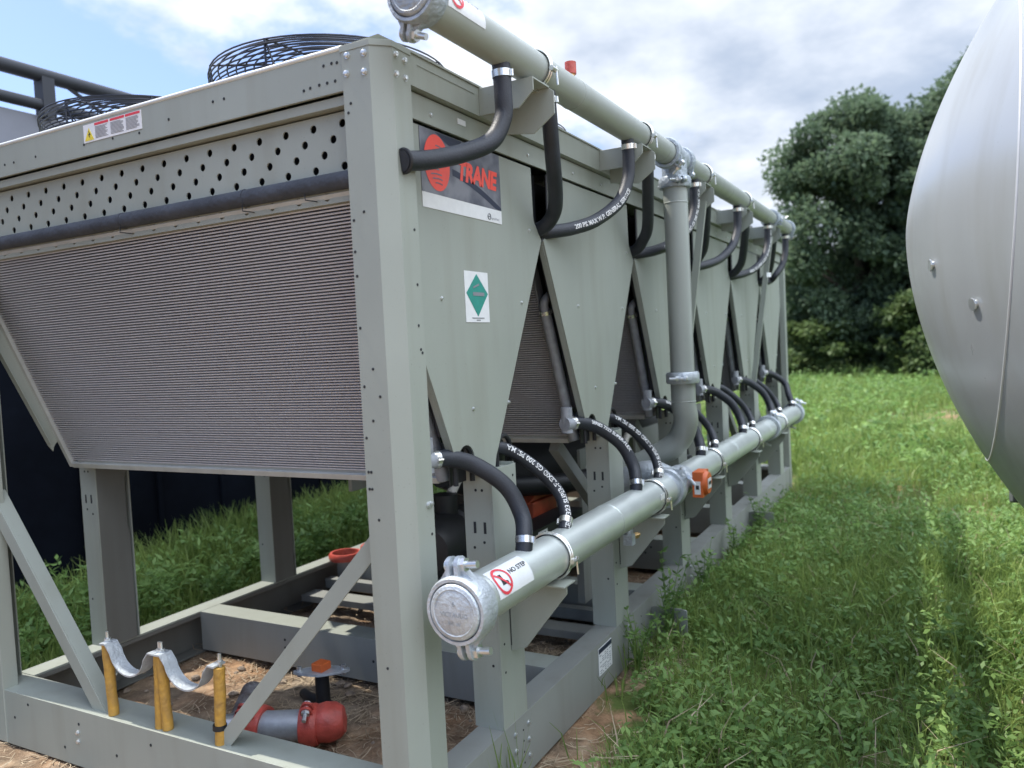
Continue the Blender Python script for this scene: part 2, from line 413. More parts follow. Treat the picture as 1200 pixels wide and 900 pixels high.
# ---- perforated plate with real holes
def perforated():
    b = MB(); x0 = .045; pitch, rh = .112, .0125; zt, zb = 2.262, 2.0; rows = 6; rowh = (zt-.012-zb)/rows
    y_a, y_b = .10, W-.10; n = 16
    b.quad((x0, y_a, zt-.012), (x0, y_b, zt-.012), (x0, y_b, zt), (x0, y_a, zt))
    for r in range(rows):
        z1 = zt-.012-r*rowh; z0 = z1-rowh; off = (r % 3)*pitch/3+.035
        ys = y_a+off; 
        if ys > y_a+1e-4: b.quad((x0, y_a, z0), (x0, ys, z0), (x0, ys, z1), (x0, y_a, z1))
        while ys+pitch <= y_b:
            cy, cz = ys+pitch/2, (z0+z1)/2
            vs = []
            for k in range(n):
                a = 2*PI*k/n+PI/n; ca, sa = math.cos(a), math.sin(a); q = max(abs(ca)/(pitch/2), abs(sa)/(rowh/2))
                vs += [(x0, cy+ca/q, cz+sa/q), (x0, cy+ca*rh, cz+sa*rh), (x0+.004, cy+ca*rh*.98, cz+sa*rh*.98)]
            fs = []
            for k in range(n):
                j = (k+1) % n; fs += [(3*k, 3*j, 3*j+1, 3*k+1), (3*k+1, 3*j+1, 3*j+2, 3*k+2)]
            # corner fill
            b.add(vs, fs)
            for sy in (-1, 1):
                for sz in (-1, 1):
                    c = (x0, cy+sy*pitch/2, cz+sz*rowh/2)
                    ks = sorted(range(n), key=lambda k: (Vector(vs[3*k])-Vector(c)).length)[:2]
                    b.add([c, vs[3*ks[0]], vs[3*ks[1]]], [(0,1,2)])
            ys += pitch
        b.quad((x0, ys, z0), (x0, y_b, z0), (x0, y_b, z1), (x0, ys, z1))
    return b
pf = perforated().build('perforated_panel', GREY, unit, smooth=False)
b = MB(); b.box(.09, .095, .10, W-.10, 1.98, 2.265); b.build('hole_shade_sheet', DARK, pf)  # dark sheet added behind the holes, paints the shade inside them
b = MB(); b.tube([(.035, W-.11, 2.060), (.035, .11, 2.060)], .0265, 18); 
b.tube([(.035, .60, 2.060), (.035, .585, 2.060)], .028, 18); b.tube([(.035, 1.2, 2.060), (.035, 1.185, 2.060)], .028, 18)
ip = b.build('insulated_pipe', RUBD, unit)
for y in (.592, 1.192, .33):
    b = MB(); b.tube([(.02, y, 2.034), (.01, y-.01, 2.015), (.04, y-.03, 2.012)], .002, 6); b.build('cable_tie', BLACK, ip)
b = MB(); b.box(.062, .068, .12, W-.12, 1.995, 2.035); b.build('lower_sheet', GREY, unit)

# ---- coils
coil_h, coil_w = .972, 2.02
TH = -math.atan2(.37, .898)
b = MB(); nrow = 89
b.box(.014, .05, 0, coil_w, -coil_h, 0)
b.mat(1)
for i in range(nrow):
    z = -.012-(coil_h-.024)*i/(nrow-1); b.box(.002, .0145, .0, coil_w, z-.0023, z+.0023)
coil = b.build('finned_coil', [FIN, TUBE], unit, smooth=False)
b = MB(); b.mat(1).box(-.004, .055, -.010, -.0005, -coil_h-.02, .02); b.mat(0).box(-.012, .055, coil_w+.0005, coil_w+.024, -coil_h-.02, .02)
b.box(-.012, .055, -.0004, coil_w+.0004, -coil_h-.024, -coil_h-.0004); b.box(-.004, .055, -.0004, coil_w+.0004, .0004, .016)
b.build('coil_frame', [FRAME, GINK], coil, .0015)
b = MB(); b.tube([(-.028, -.04, -.34), (-.028, -.04, -coil_h+.01)], .024, 14)
b.tube(spline([(-.028,-.04,-.36),(-.028,-.042,-.315),(-.015,-.05,-.29),(.03,-.065,-.282),(.065,-.075,-.30),(.075,-.078,-.35)], 5), .019, 12)
b.tube([(.075,-.078,-.352),(.075,-.078,-.39)], .022, 12)
for z in (-.72, -.9): b.box(-.03, .05, -.03, -.012, z-.03, z+.03)
b.tube([(-.02,-.06,-.88),(.09,-.095,-.86)], .026, 12); b.tube([(.085,-.095,-.84),(.085,-.095,-.93)], .02, 12)
b.build('header_tube', COPPER, coil)
b = MB(); b.tube([(-.028,-.042,-.335),(-.028,-.042,-.352)], .029, 14); b.build('collar', BAND, coil)
b = MB(); b.box(.045, .105, -.10, -.056, -.385, -.37); b.build('hose_clamp', BAND, coil)
b = MB(); b.box(-.01, .03, -.09, -.08, -.74, -.70); b.build('bracket', FRAME, coil)
def place_coil(c, g0, right):
    if right: c.location = (g0+P-.08, .17+coil_w, 2.015); c.rotation_euler = (0, TH, PI)
    else: c.location = (g0+.08, .17, 2.015); c.rotation_euler = (0, TH, 0)
for k in range(6):
    for rt in (0, 1):
        c = coil if (k == 0 and rt == 0) else dup(coil, unit)
        place_coil(c, G[k], rt)
# trays under the coils; black sheets paint the shade inside the V
for k in range(6):
    b = MB(); b.box(G[k]+.45, G[k]+.63, .17, W-.1, 1.09, 1.13); b.build('drain_tray', GREYD, unit, .002)
b = MB(); b.box(1.05, 1.45, .75, 1.6, .99, 1.06); b.box(.95, 1.1, 1.0, 1.02, .93, 1.08); b.build('junction_box', GREYD, unit, .003)

for k in range(6):
    b = MB(); q = [(G[k]+.085, 2.24), (G[k]+.13, 2.0), (G[k]+.50, 1.10), (G[k]+.57, 1.10), (G[k]+P-.13, 2.0), (G[k]+P-.085, 2.24)]
    b.prism(q, 1, .168, .172); b.build('shade_sheet', BLACK, unit)  # black sheet added between the coils, cavity shade put in as colour
# ---- V-shaped side panels
def arch(cx, cz, r, n=10): return [(cx+r*math.cos(PI-PI*i/n), cz+r*math.sin(PI-PI*i/n)) for i in range(n+1)]
def panel_poly():
    p = [(.078, 2.236), (.076, 2.05), (.062, 2.005), (.010, 1.962)]
    p += [(.352, 1.205)]
    p += arch(.425, 1.175, .052)
    p += [(.482, 1.12), (.612, 1.12), (.625, 1.165), (.645, 1.195)]
    p += [(P-.008, 1.962), (P-.03, 1.985), (P-.068, 2.03), (P-.072, 2.05), (P-.075, 2.236)]
    return p
def panel_mesh(clip):
    b = MB(); p = panel_poly()
    if clip:
        p = [(.162, 2.236), (.162, 1.628), (.352, 1.205)] + p[5:]
    b.prism(p, 1, .038, .046)
    # folded returns along the slanted edges
    def ret(a, c, d=.022):
        a, c = Vector((a[0], .0461, a[1])), Vector((c[0], .0461, c[1]))
        n = (c-a).normalized(); t = Vector((n.z, 0, -n.x))*.004
        if t.x < 0: t = -t
        vs = [a, c, c+t, a+t]; vs += [v+Vector((0, d, 0)) for v in vs]
        b.add(vs, [(0,1,2,3),(4,7,6,5),(0,4,5,1),(1,5,6,2),(2,6,7,3),(3,7,4,0)])
    ret((.162, 1.628) if clip else (.010, 1.958), (.350, 1.21)); ret((P-.016, 1.955), (.638, 1.20))
    return b
SCREWS = [(.325,1.709),(.872,1.71),(.483,1.343),(.732,1.345),(.965,1.99),(.10,2.02)]
pan0 = panel_mesh(True).build('side_panel', GREY, unit, .0015)
pan1 = panel_mesh(False).build('side_panel', GREY, unit, .0015)
pans = []
for k in range(6):
    o = pan0 if k == 0 else (pan1 if k == 1 else dup(pan1, unit))
    o.location = (G[k], 0, 0); pans.append(o)
for k in range(6):
    for x, z in SCREWS:
        if k == 0 and x < .15: continue
        bolt('s', pans[k], (x, .038, z))
for k in range(6):                                  # the other long side
    o = (pan1 if k else pan0).copy(); C.objects.link(o); o.parent = unit; o.location = (G[k], W, 0); o.scale = (1, -1, 1)
# rubber arches where the lower hoses leave
gproto = []
for cx in (.425, .700):
    b = MB(); pts = [Vector((cx-.052, .052, 1.10))]+[Vector((x, .052, z)) for x, z in arch(cx, 1.175, .052)]+[Vector((cx+.052, .052, 1.10))]
    b.tube(pts, .009, 8); b.prism([(cx-.05, 1.10)]+arch(cx, 1.175, .05)+[(cx+.05, 1.10)], 1, .075, .079); gproto.append(b.build('rubber_grommet', BLACK, pans[0]))
b = MB(); q = [(P-.075, 2.236), (P-.075, 2.05), (P-.066, 2.025), (P-.03, 1.985), (P, 1.955), (P+.03, 1.985), (P+.062, 2.005), (P+.077, 2.05), (P+.080, 2.236)]
b.tube([Vector((x, .048, z)) for x, z in q], .006, 8); gproto.append(b.build('slot_lining', BLACK, pans[0]))
b = MB(); b.prism([(P-.075, 2.24), (P-.075, 2.03), (P, 1.965), (P+.075, 2.03), (P+.078, 2.24)], 1, .10, .104); gproto.append(b.build('slot_back', BLACK, pans[0]))
for k in range(1, 6):
    for g_ in gproto:
        o = g_.copy(); C.objects.link(o); o.parent = pans[k]

# ---- the maker's sign on the first panel
X0 = -G[0]; yS = .0379
sg = MB(); sg.box(.216+X0, .716+X0, yS-.0022, yS-.0004, 2.035, 2.2335); sg.mat(1).box(.216+X0, .716+X0, yS-.0022, yS-.0004, 1.988, 2.0348)
sign = sg.build('makers_sign', [SIGNP, WHITE], pans[0])
def flat(name, vs, fs, m, parent, o, ux, uz, y):
    b = MB(); b.add([(o[0]+v.x*ux, y, o[1]+v.y*uz) for v in vs], fs); return b.build(name, m, parent, smooth=False)
vs = [Vector((0,0,0))]+[Vector((math.cos(2*PI*i/48), math.sin(2*PI*i/48), 0)) for i in range(48)]
lg = MB(); cx, cz, rx, rz = .306+X0, 2.135, .073, .088
lg.add([(cx+v.x*rx, yS-.0032, cz+v.y*rz) for v in vs], [(0, 1+i, 1+(i+1) % 48) for i in range(48)])
lg.mat(1)
for i, (z, a, c) in enumerate(((.052,-.1,.5),(.03,-.35,.75),(-.022,-.75,.15),(-.037,-.6,.35),(-.051,-.5,.45),(.012,-.1,.92),(-.065,-.3,.5))):
    w = math.sqrt(max(0, 1-(z/rz)**2))*rx
    n = 10; pts = []
    for j in range(n+1):
        t = a+(c-a)*j/n; pts.append((cx+w*t, z+cz+.012*(1-t*t)-.01))
    lo = [(p[0], yS-.0041, p[1]-.0018) for p in pts]; hi = [(p[0], yS-.0041, p[1]+.0018) for p in pts]
    lg.add(lo+hi, [(j, j+1, n+2+j, n+1+j) for j in range(n)])
sw = MB()
lo = []; hi = []
for i in range(17):
    t = i/16; x = .395+.3195*t+X0; zc_ = 2.118-.075*t**1.5
    lo.append((x, yS-.0027, max(2.0365, zc_-.008-.012*t))); hi.append((x, yS-.0027, zc_+.012*(1-t)+.002))
sw.add(lo+hi, [(j, j+1, 18+j, 17+j) for j in range(16)])
sw.add([(.30+X0, yS-.0027, 2.2325), (.46+X0, yS-.0027, 2.2325), (.44+X0, yS-.0027, 2.19), (.375+X0, yS-.0027, 2.205)], [(0,1,2,3)]); sw.build('dark_swoosh', NAVY, sign, smooth=False)  # dark navy band and top patch on the sign
lg.build('emblem', [SIGNRED, SIGNP], sign, smooth=False)
v, f = text_polys('TRANE', .086, .0042, .2, .95)
w = max(p.x for p in v)
flat('lettering', v, f, SIGNRED, sign, (.424+X0, 2.106), .27/w, 1.0, yS-.0032)
v, f = text_polys('Ingersoll Rand', .012); flat('small_lettering', v, f, GINK, sign, (.635+X0, 1.998), .85, 1, yS-.0034)
b = MB(); b.ring((.624+X0, yS-.0036, 2.006), (0,1,0), .010, .0016, 20, 4); b.box(.618+X0, .63+X0, yS-.0036, yS-.003, 2.004, 2.008); b.build('small_logo', GINK, sign)
# refrigerant sticker
b = MB(); x0, x1, z0, z1 = .436+X0, .592+X0, 1.634, 1.806
b.box(x0, x1, yS-.0018, yS-.0004, z0, z1)
cxx = (x0+x1)/2; b.mat(1).prism([(x0+.008, 1.732), (cxx, 1.654), (x1-.006, 1.732), (cxx, 1.798)], 1, yS-.003, yS-.002)
st = b.build('refrigerant_sticker', [WHITE, GREENS], pans[0])
b = MB(); b.prism([(cxx-.026,1.748),(cxx+.014,1.76),(cxx+.012,1.766),(cxx-.028,1.754)], 1, yS-.0042, yS-.0034)
b.build('sticker_mark', GINK, st); b = MB(); b.box(cxx-.03, cxx+.045, yS-.0042, yS-.0034, 1.724, 1.736); b.build('sticker_mark', GINK, st); b = MB(); b.box(cxx-.04, cxx+.04, yS-.0032, yS-.0024, 1.647, 1.65); b.build('caption', GINK, st); b = MB(); b.box(cxx-.012, cxx+.014, yS-.0032, yS-.0024, 1.640, 1.643); b.build('caption', GINK, st)

# ---- legs between rails and coils
def leg_mesh(far):
    b = MB(); d = .115
    b.box(0, .005, .0065, d, ZR, 1.135)                      # face towards the near end
    b.box(0, .175, 0, .006, ZR, 1.13)                        # outer face
    b.box(.170, .175, .0065, d, ZR, 1.135)
    if far: b.mat(2).prism([(.0055, ZR), (.1695, ZR), (.1695, .92), (.15, .88), (.15, .74), (.1695, .70)] if False else [(.0055, ZR),(.16, ZR),(.16, .74),(.15,.78),(.15,1.0),(.16,1.04),(.16,1.13),(.0055,1.13)], 1, d-.006, d-.0005); b.mat(0)  # inner face of the far leg darkened, its shade painted in
    b.box(.0052, .1698, .0065, d-.008, 1.115, 1.122)
    b.box(-.012, .187, -.0035, -.0002, ZR-.10, ZR+.0) if False else None
    sl = [(-.0001, y, z) for y, z in ((.035,.93),(.075,.93))]
    for p in sl: b.mat(1).box(-.0016, -.0003, p[1]-.005, p[1]+.005, p[2]-.02, p[2]+.02); b.mat(0)
    holes(b, [(-.0001, .04, 1.06), (-.0001, .065, 1.06), (-.0001, .08, .86), (-.0001, .04, .88), (-.0001, .03, .45)], 0, .005)
    holes(b, [(.03, -.0001, .52), (.15, -.0001, 1.09), (.03, -.0001, .42)], 1, .0045)
    return b
lg0 = leg_mesh(False).build('leg', [GREY, DARK], unit, .0025)
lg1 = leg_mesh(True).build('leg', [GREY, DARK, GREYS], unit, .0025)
for k in range(6):
    o = lg0 if k == 0 else dup(lg0, unit); o.location = (.487+P*k, .001, 0)
    o = lg1 if k == 0 else dup(lg1, unit); o.location = (.487+P*k, W-.001, 0); o.scale = (1, -1, 1)

# ---- braces
def angle_bar(p0, p1, w, name, m=GREY):
    """L-section bar between two points in a plane x = const"""
    p0, p1 = Vector(p0), Vector(p1); d = (p1-p0).normalized(); n = Vector((1,0,0)); s_ = d.cross(n).normalized()
    b = MB()
    for a, c, e, g in ((0, w, 0, .006), (0, .006, .0062, w)):
        vs = [p+s_*i+n*j for p in (p0, p1) for i, j in ((a, e), (c, e), (c, g), (a, g))]
        b.add(vs, [(0,1,2,3),(4,7,6,5),(0,4,5,1),(1,5,6,2),(2,6,7,3),(3,7,4,0)])
    return b.build(name, m, unit, .0015)
angle_bar((.03, .10, 1.07), (.03, .90, .2255), .055, 'diagonal_brace')
angle_bar((.03, W-.76, .2255), (.03, W-.10, 1.05), .06, 'diagonal_brace')
for k in range(1, 6):
    x = 1.57+P*(k-1)
    b = MB(); 
    for a, c in (((x, .25, 1.07), (x+.55, .25, .62)),):
        A, B = Vector(a), Vector(c); d = (B-A).normalized(); s_ = d.cross(Vector((0,1,0))).normalized()*.03
        vs = [p+q for p in (A, B) for q in (s_, -s_, -s_+Vector((0,.05,0)), s_+Vector((0,.05,0)))]
        b.add(vs, [(0,1,2,3),(4,7,6,5),(0,4,5,1),(1,5,6,2),(2,6,7,3),(3,7,4,0)])
    b.build('inner_brace', GREYD, unit, .002)

# ---- roof fans with wire guards
def fan_guard():
    b = MB(); Rg, z0, z1 = .43, .02, .15
    for i in range(9): b.ring((0,0,z0+(z1-z0)*i/9), (0,0,1), Rg+.004*math.sin(i), .003, 56, 5)
    nr = 13
    for i in range(nr):
        t = i/(nr-1); r = Rg*(1-t)+.06*t; z = z1+.045*(1-(r/Rg)**2)
        b.ring((0,0,z), (0,0,1), r, .003, 56, 5)
    for k in range(8):
        a = 2*PI*k/8+.2; c, s_ = math.cos(a), math.sin(a)
        pts = [(Rg*c, Rg*s_, -.01), (Rg*c, Rg*s_, z1)]
        for t in (.25, .5, .75, 1): r = Rg*(1-t)+.06*t; pts.append((r*c, r*s_, z1+.045*(1-(r/Rg)**2)-.004))
        b.tube(pts, .0042, 6)
        a2 = a+.12; pts2 = [(Rg*math.cos(a2), Rg*math.sin(a2), .0), (Rg*math.cos(a), Rg*math.sin(a), z1)]
        b.tube(pts2, .0035, 5)
    b.tube([(.07*math.cos(2*PI*i/20), .07*math.sin(2*PI*i/20), z1+.044) for i in range(20)], .006, 6, closed=True)
    return b
def fan_shroud():
    b = MB(); b.lathe([(.47, 0), (.47, .004), (.44, .012), (.415, .05), (.41, .05), (.41, -.02)], (0,0,0), (0,0,1), 48, False); return b
def fan_blades():
    b = MB(); b.lathe([(.07, -.04), (.075, .05), (.05, .07), (0, .075)], (0,0,0), (0,0,1), 20)
    for k in range(6):
        a = 2*PI*k/6; vs = []
        for i in range(6):
            t = i/5; r = .07+.31*t; da = .35+.25*t
            for q, zz in ((-1, -.03), (1, .04)):
                aa = a+q*da*.5+t*.25; vs.append((r*math.cos(aa), r*math.sin(aa), zz*(1-.3*t)))
        b.add(vs, [(2*i, 2*i+1, 2*i+3, 2*i+2) for i in range(5)])
    return b
fan = empty('roof_fan'); fan.parent = unit
fan_shroud().build('shroud', GREY, fan); fan_guard().build('wire_guard', WIRE, fan); fan_blades().build('fan_blades', BLACK, fan)
for k in range(6):
    for j, y in enumerate((.63, 1.63)):
        o = fan if (k == 0 and j == 0) else dup(fan, unit)
        o.location = (.535+P*k, y, H+.004); o.rotation_euler = (0,0,.3*k+.7*j)

# ---- grooved couplings, U-bolts, stickers on pipes
def coupling(b, c, ax, r, half=.03, ears=True, roll=0.0, inner=1.02):
    """two-piece pipe coupling with bolt ears (mats 0 body, 1 bolt)"""
    ax = Vector(ax).normalized(); c = Vector(c)
    b.mat(0).lathe([(r*inner*.98, -half*.8), (r*inner, -half), (r*1.24, -half), (r*1.31, -half*.7), (r*1.31, half*.6), (r*1.22, half), (r*1.02, half)], c, ax, 40, False)
    if not ears: return
    u = Vector((0,0,1)) if abs(ax.z) < .9 else Vector((1,0,0)); u = (u-ax*u.dot(ax)).normalized(); w = ax.cross(u)
    u, w = u*math.cos(roll)+w*math.sin(roll), w*math.cos(roll)-u*math.sin(roll)
    def ext(poly, o, e1, e2, e3, t0, t1):
        o = Vector(o); n = len(poly); vs = [o+e1*p[0]+e2*p[1]+e3*t for t in (t0, t1) for p in poly]
        b.add(vs, [tuple(range(n))[::-1], tuple(range(n, 2*n))]+[(i, (i+1) % n, n+(i+1) % n, n+i) for i in range(n)])
    hw = half*.62
    for s_ in (1, -1):
        U = u*s_; b.mat(0)
        lug = [(-hw*1.15, r*1.18), (hw*1.15, r*1.18)]+[(hw*math.cos(PI*i/8), r*1.62+hw*math.sin(PI*i/8)) for i in range(9)]
        for q in (1, -1):
            t0, t1 = sorted((q*r*.10, q*r*.27)); ext(lug, c, ax, U, w, t0, t1)
            web = [(q*r*.271, r*1.62), (q*r*.271, r*1.1), (q*r*.80, r*1.0), (q*r*.62, r*1.22)]
            ext(web, c, w, U, ax, -half*.3, half*.3)
        e = c+U*r*1.62; b.mat(1); b.tube([e-w*r*.30, e+w*r*.95], half*.26, 10)
        b.tube([e+w*r*.272, e+w*r*.47], half*.50, 6); b.lathe([(half*.5, 0), (half*.52, r*.08), (half*.35, r*.17), (0, r*.2)], e-w*r*.272, -w, 14)
def ubolt(parent, x, y, z, r, base):
    b = MB(); b.ring((x-.008, y, z), (1,0,0), r+.0075, .0036, 44, 6); b.ring((x+.006, y, z), (1,0,0), r+.007, .0042, 44, 6)
    b.mat(1).ring((x, y, z), (1,0,0), r+.004, .0052, 44, 6)
    b.mat(0)
    a = R(200); lp = Vector((x, y+math.sin(a)*0-(r+.012), z-.01))
    b.tube([lp+Vector((-.012,0,0)), lp+Vector((.03,0,0))], .009, 8); b.tube([lp+Vector((.018,-.004,.012)), lp+Vector((.022,-.006,-.05))], .004, 6)
    b.box(x-.02, x+.02, y-.02, y+.02, z-r-.022, z-r-.009)
    return b.build('pipe_clamp', [BAND, BLACK], parent)
def on_pipe(parent, name, x0, y, z, r, a0, dx, da, parts):
    """sticker wrapped on a pipe along X. parts: (material, verts2d (0..1), faces, lift)"""
    for nm, m, vs, fs, lift in parts:
        b = MB(); b.add([(x0+v[0]*dx, y-math.cos(a0+v[1]*da)*(r+lift), z+math.sin(a0+v[1]*da)*(r+lift)) for v in vs], fs); o = b.build(nm, m, parent); parent = o if nm == name else parent
    return parent
def grid(n, m): 
    vs = [(i/n, j/m, 0) for i in range(n+1) for j in range(m+1)]
    return vs, [(i*(m+1)+j, (i+1)*(m+1)+j, (i+1)*(m+1)+j+1, i*(m+1)+j+1) for i in range(n) for j in range(m)]
def no_step(parent, x0, y, z, r, a0, dx, arc):
    da = arc/r
    gv, gf = grid(4, 10)
    ring_v, ring_f = [], []
    n = 36; cx, cy, rx = .23, .5, .20; ry = rx*dx/arc
    for i in range(n):
        a = 2*PI*i/n; ring_v += [(cx+rx*math.cos(a), cy+ry*math.sin(a)), (cx+rx*.80*math.cos(a), cy+ry*.80*math.sin(a))]
    ring_f = [(2*i, 2*((i+1) % n), 2*((i+1) % n)+1, 2*i+1) for i in range(n)]
    # diagonal bar
    nb = 8; a = R(135); c_, s_ = math.cos(a), math.sin(a); o = len(ring_v)
    for i in range(nb+1):
        t = -0.85+1.7*i/nb
        for q in (-.085, .085): ring_v.append((cx+rx*(t*c_-q*s_), cy+ry*(t*s_+q*c_)))
    ring_f += [(o+2*i, o+2*i+1, o+2*i+3, o+2*i+2) for i in range(nb)]
    # boot pictogram
    bt = [(.18,.70),(.25,.70),(.25,.48),(.33,.42),(.335,.35),(.17,.35),(.18,.5)]
    cm = (.235, .5); bv = [(p[0], p[1]) for p in bt]
    v, f = text_polys('NO STEP', .2, .004); wmax = max(p.x for p in v)
    tv = [(.46+.50*p.x/wmax, .56+p.y/.2*.25*.9) for p in v]
    on_pipe(parent, 'safety_sticker', x0, y, z, r, a0, dx, da, [('safety_sticker', WHITE, gv, gf, .0012), ('pictogram', INK, bv, [tuple(range(len(bv)))], .0022), ('prohibition_sign', PRED, ring_v, ring_f, .0030), ('lettering', INK, tv, f, .0024)])

# ---- upper header pipe
UY, UZ, UR = -.15, 2.485, .057
b = MB(); b.tube([(-.04, UY, UZ), (5.74, UY, UZ)], UR, 36)
for x in (.98, 2.05, 3.4, 4.6): b.lathe([(UR+.0002, -.006), (UR+.0016, -.004), (UR+.0016, .004), (UR+.0002, .006)], (x, UY, UZ), (1,0,0), 36, False)
up = b.build('upper_header_pipe', PIPEP, unit)
b = MB(); coupling(b, (-.03, UY, UZ), (1,0,0), UR*1.05, .036, roll=.35, inner=1.10)
b.mat(0).lathe([(0, -.041), (UR*1.0, -.041), (UR*1.07, -.038), (UR*1.10, -.032), (UR*1.10, -.02)], (-.03, UY, UZ), (1,0,0), 36)
b.lathe([(UR*.86, -.0412), (UR*.90, -.0425), (UR*.94, -.0412)], (-.03, UY, UZ), (1,0,0), 36, False)
ecu = b.build('end_coupling', [GALVD, STEEL], up)
for x in (2.28-.125, 2.28+.125, 5.72, 4.95):
    b = MB(); coupling(b, (x, UY, UZ), (1,0,0), UR*1.03, .028, roll=.2+x); b.build('pipe_coupling', [GALVD, STEEL], up)
b = MB(); b.lathe([(UR, -.15), (UR*1.1, -.10), (UR*1.14, 0), (UR*1.1, .10), (UR, .15)], (2.28, UY, UZ), (1,0,0), 30); b.tube([(2.28, UY, UZ), (2.28, UY, UZ-.12)], UR*1.14, 30); b.build('tee', GALVD, up)
no_step(up, .03, UY, UZ, UR, R(-16), .20, .095)
UB = [.66+P*k for k in range(5)]
for x in UB: ubolt(up, x, UY, UZ, UR, 0)
b = MB(); b.tube([(1.02, UY+.02, UZ+UR-.005), (1.02, UY+.02, UZ+UR+.03)], .016, 12); b.mat(1).tube([(1.02, UY+.02, UZ+UR+.03), (1.02, UY+.02, UZ+UR+.075)], .022, 12); b.build('air_vent', [BRASS, RED], up)
# brackets that carry it
for k in range(5):
    x = .60+P*k; b = MB()
    prof = [(0, 2.326), (-.15, 2.326), (-.205, 2.375), (-.205, 2.418), (0, 2.418)]
    b.prism(prof, 0, x-.07, x-.064)
    prof2 = [(0, 2.29), (-.14, 2.27), (-.22, 2.325), (-.22, 2.40), (-.19, 2.422), (0, 2.422)]
    b.prism(prof2, 0, x+.055, x+.061)
    b.box(x-.0638, x+.0548, -.205, 0, 2.412, 2.418)
    b.build('header_bracket', GREY, unit, .0015)

# ---- lower header pipe
LY, LZ, LR = -.15, .818, .0735
b = MB(); b.tube([(.012, LY, LZ), (5.78, LY, LZ)], LR, 40)
for x in (1.14, 3.2, 4.3): b.lathe([(LR+.0002, -.008), (LR+.0018, -.005), (LR+.0018, .005), (LR+.0002, .008)], (x, LY, LZ), (1,0,0), 40, False)
lp = b.build('lower_header_pipe', PIPEL, unit)
b = MB(); coupling(b, (.03, LY, LZ), (1,0,0), LR*1.02, .042, roll=-.12, inner=1.12)
b.mat(0).lathe([(0, -.0475), (LR*1.0, -.0475), (LR*1.06, -.0445), (LR*1.09, -.039), (LR*1.09, -.02)], (.03, LY, LZ), (1,0,0), 40)
b.lathe([(LR*.86, -.0477), (LR*.90, -.0492), (LR*.94, -.0477)], (.03, LY, LZ), (1,0,0), 40, False)
ec = b.build('end_coupling', [GALV, STEEL], lp)
def cap_text(parent, x, y, z, lines):
    b = MB()
    for body, size, dz in lines:
        v, f = text_polys(body, size, .0003, 0, 1, 'CENTER')
        b.add([(x, y-p.x, z+dz+p.y) for p in v], f)
    return b.build('cast_lettering', GALVD, parent, smooth=False)
cap_text(ec, -.0182, LY, LZ, [('VICTAULIC', .018, -.012), ('NO. 60', .013, -.035), ('6', .02, .018)])
cap_text(ecu, -.0718, UY, UZ, [('VICTAULIC', .014, -.006), ('NO. 60', .010, -.024)])
no_step(lp, .115, LY, LZ, LR, R(2), .215, .095)
LB = [.585+P*k for k in range(5)]
for x in LB: ubolt(lp, x+.02, LY, LZ, LR, 0)
for x in (4.55, 5.75):
    b = MB(); coupling(b, (x, LY, LZ), (1,0,0), LR*1.02, .032, roll=.4); b.build('pipe_coupling', [GALV, STEEL], lp)
b = MB(); b.tube([(1.38, LY+.0, LZ-LR+.01), (1.38, LY, LZ-LR-.03)], .018, 12); b.box(1.36, 1.40, LY-.02, LY+.02, LZ-LR-.075, LZ-LR-.03); b.mat(1).tube([(1.40, LY, LZ-LR-.05), (1.47, LY-.01, LZ-LR-.05)], .010, 10); b.tube([(1.43, LY, LZ-LR-.05), (1.45, LY-.01, LZ-LR-.05)], .015, 6); b.build('drain_valve', [GALVD, BRASS], lp)
b = MB(); b.box(1.60, 1.66, LY-LR-.0035, LY-LR-.001, LZ+.005, LZ+.03); b.build('small_tag', WHITE, lp)
# elbow fittings and valve in the middle of the pipe
b = MB(); b.lathe([(LR, -.16), (LR*1.08, -.13), (LR*1.12, -.06), (LR*1.12, .06), (LR*1.08, .13), (LR, .16)], (2.03, LY, LZ), (1,0,0), 36)
b.tube(spline([(2.03, LY, LZ), (2.03, LY+.12, LZ+.04), (2.05, LY+.3, LZ-.02)], 6), LR*1.05, 28)
coupling(b, (1.93, LY, LZ), (1,0,0), LR*1.03, .03, roll=.9)
v_ = b.build('valve_body', [GALV, STEEL], lp)
b = MB(); yf = LY-LR-.02
b.tube([(2.08, yf+.03, LZ+.005), (2.08, yf-.01, LZ+.005)], .03, 14); b.mat(1).lathe([(.05, 0), (.062, .012), (.062, .055), (.052, .07), (0, .072)], (2.08, yf-.008, LZ+.005), (0,-1,0), 24)
b.box(2.02, 2.14, yf-.06, yf-.01, LZ-.06, LZ+.065)
b.mat(2).tube([(2.13, yf-.03, LZ+.0), (2.24, yf-.035, LZ-.002)], .012, 10)
b.mat(3).box(2.045, 2.105, yf-.0825, yf-.0805, LZ-.02, LZ+.03); b.box(2.018, 2.0199, yf-.05, yf-.02, LZ-.045, LZ+.02)
b.mat(4).box(2.055, 2.095, yf-.0845, yf-.0827, LZ+.0, LZ+.015); b.box(2.0165, 2.0178, yf-.043, yf-.027, LZ-.02, LZ+.0)
b.build('orange_actuator', [GALV, ORANGE, STEEL, WHITE, INK], lp)
# gusset brackets on the legs
for k in range(5):
    x = .563+P*k; b = MB()
    b.prism([(-.0005, .735), (-.225, .735), (-.225, .705), (-.06, .50), (-.0005, .48)], 0, x, x+.006)
    b.box(x-.04, x+.05, -.235, -.0005, .7352, .741)
    b.mat(1).box(x-.0012, x+.0072, -.0042, -.0008, .50, .73)
    b.build('pipe_bracket', [GREY, DARK], unit, .001)

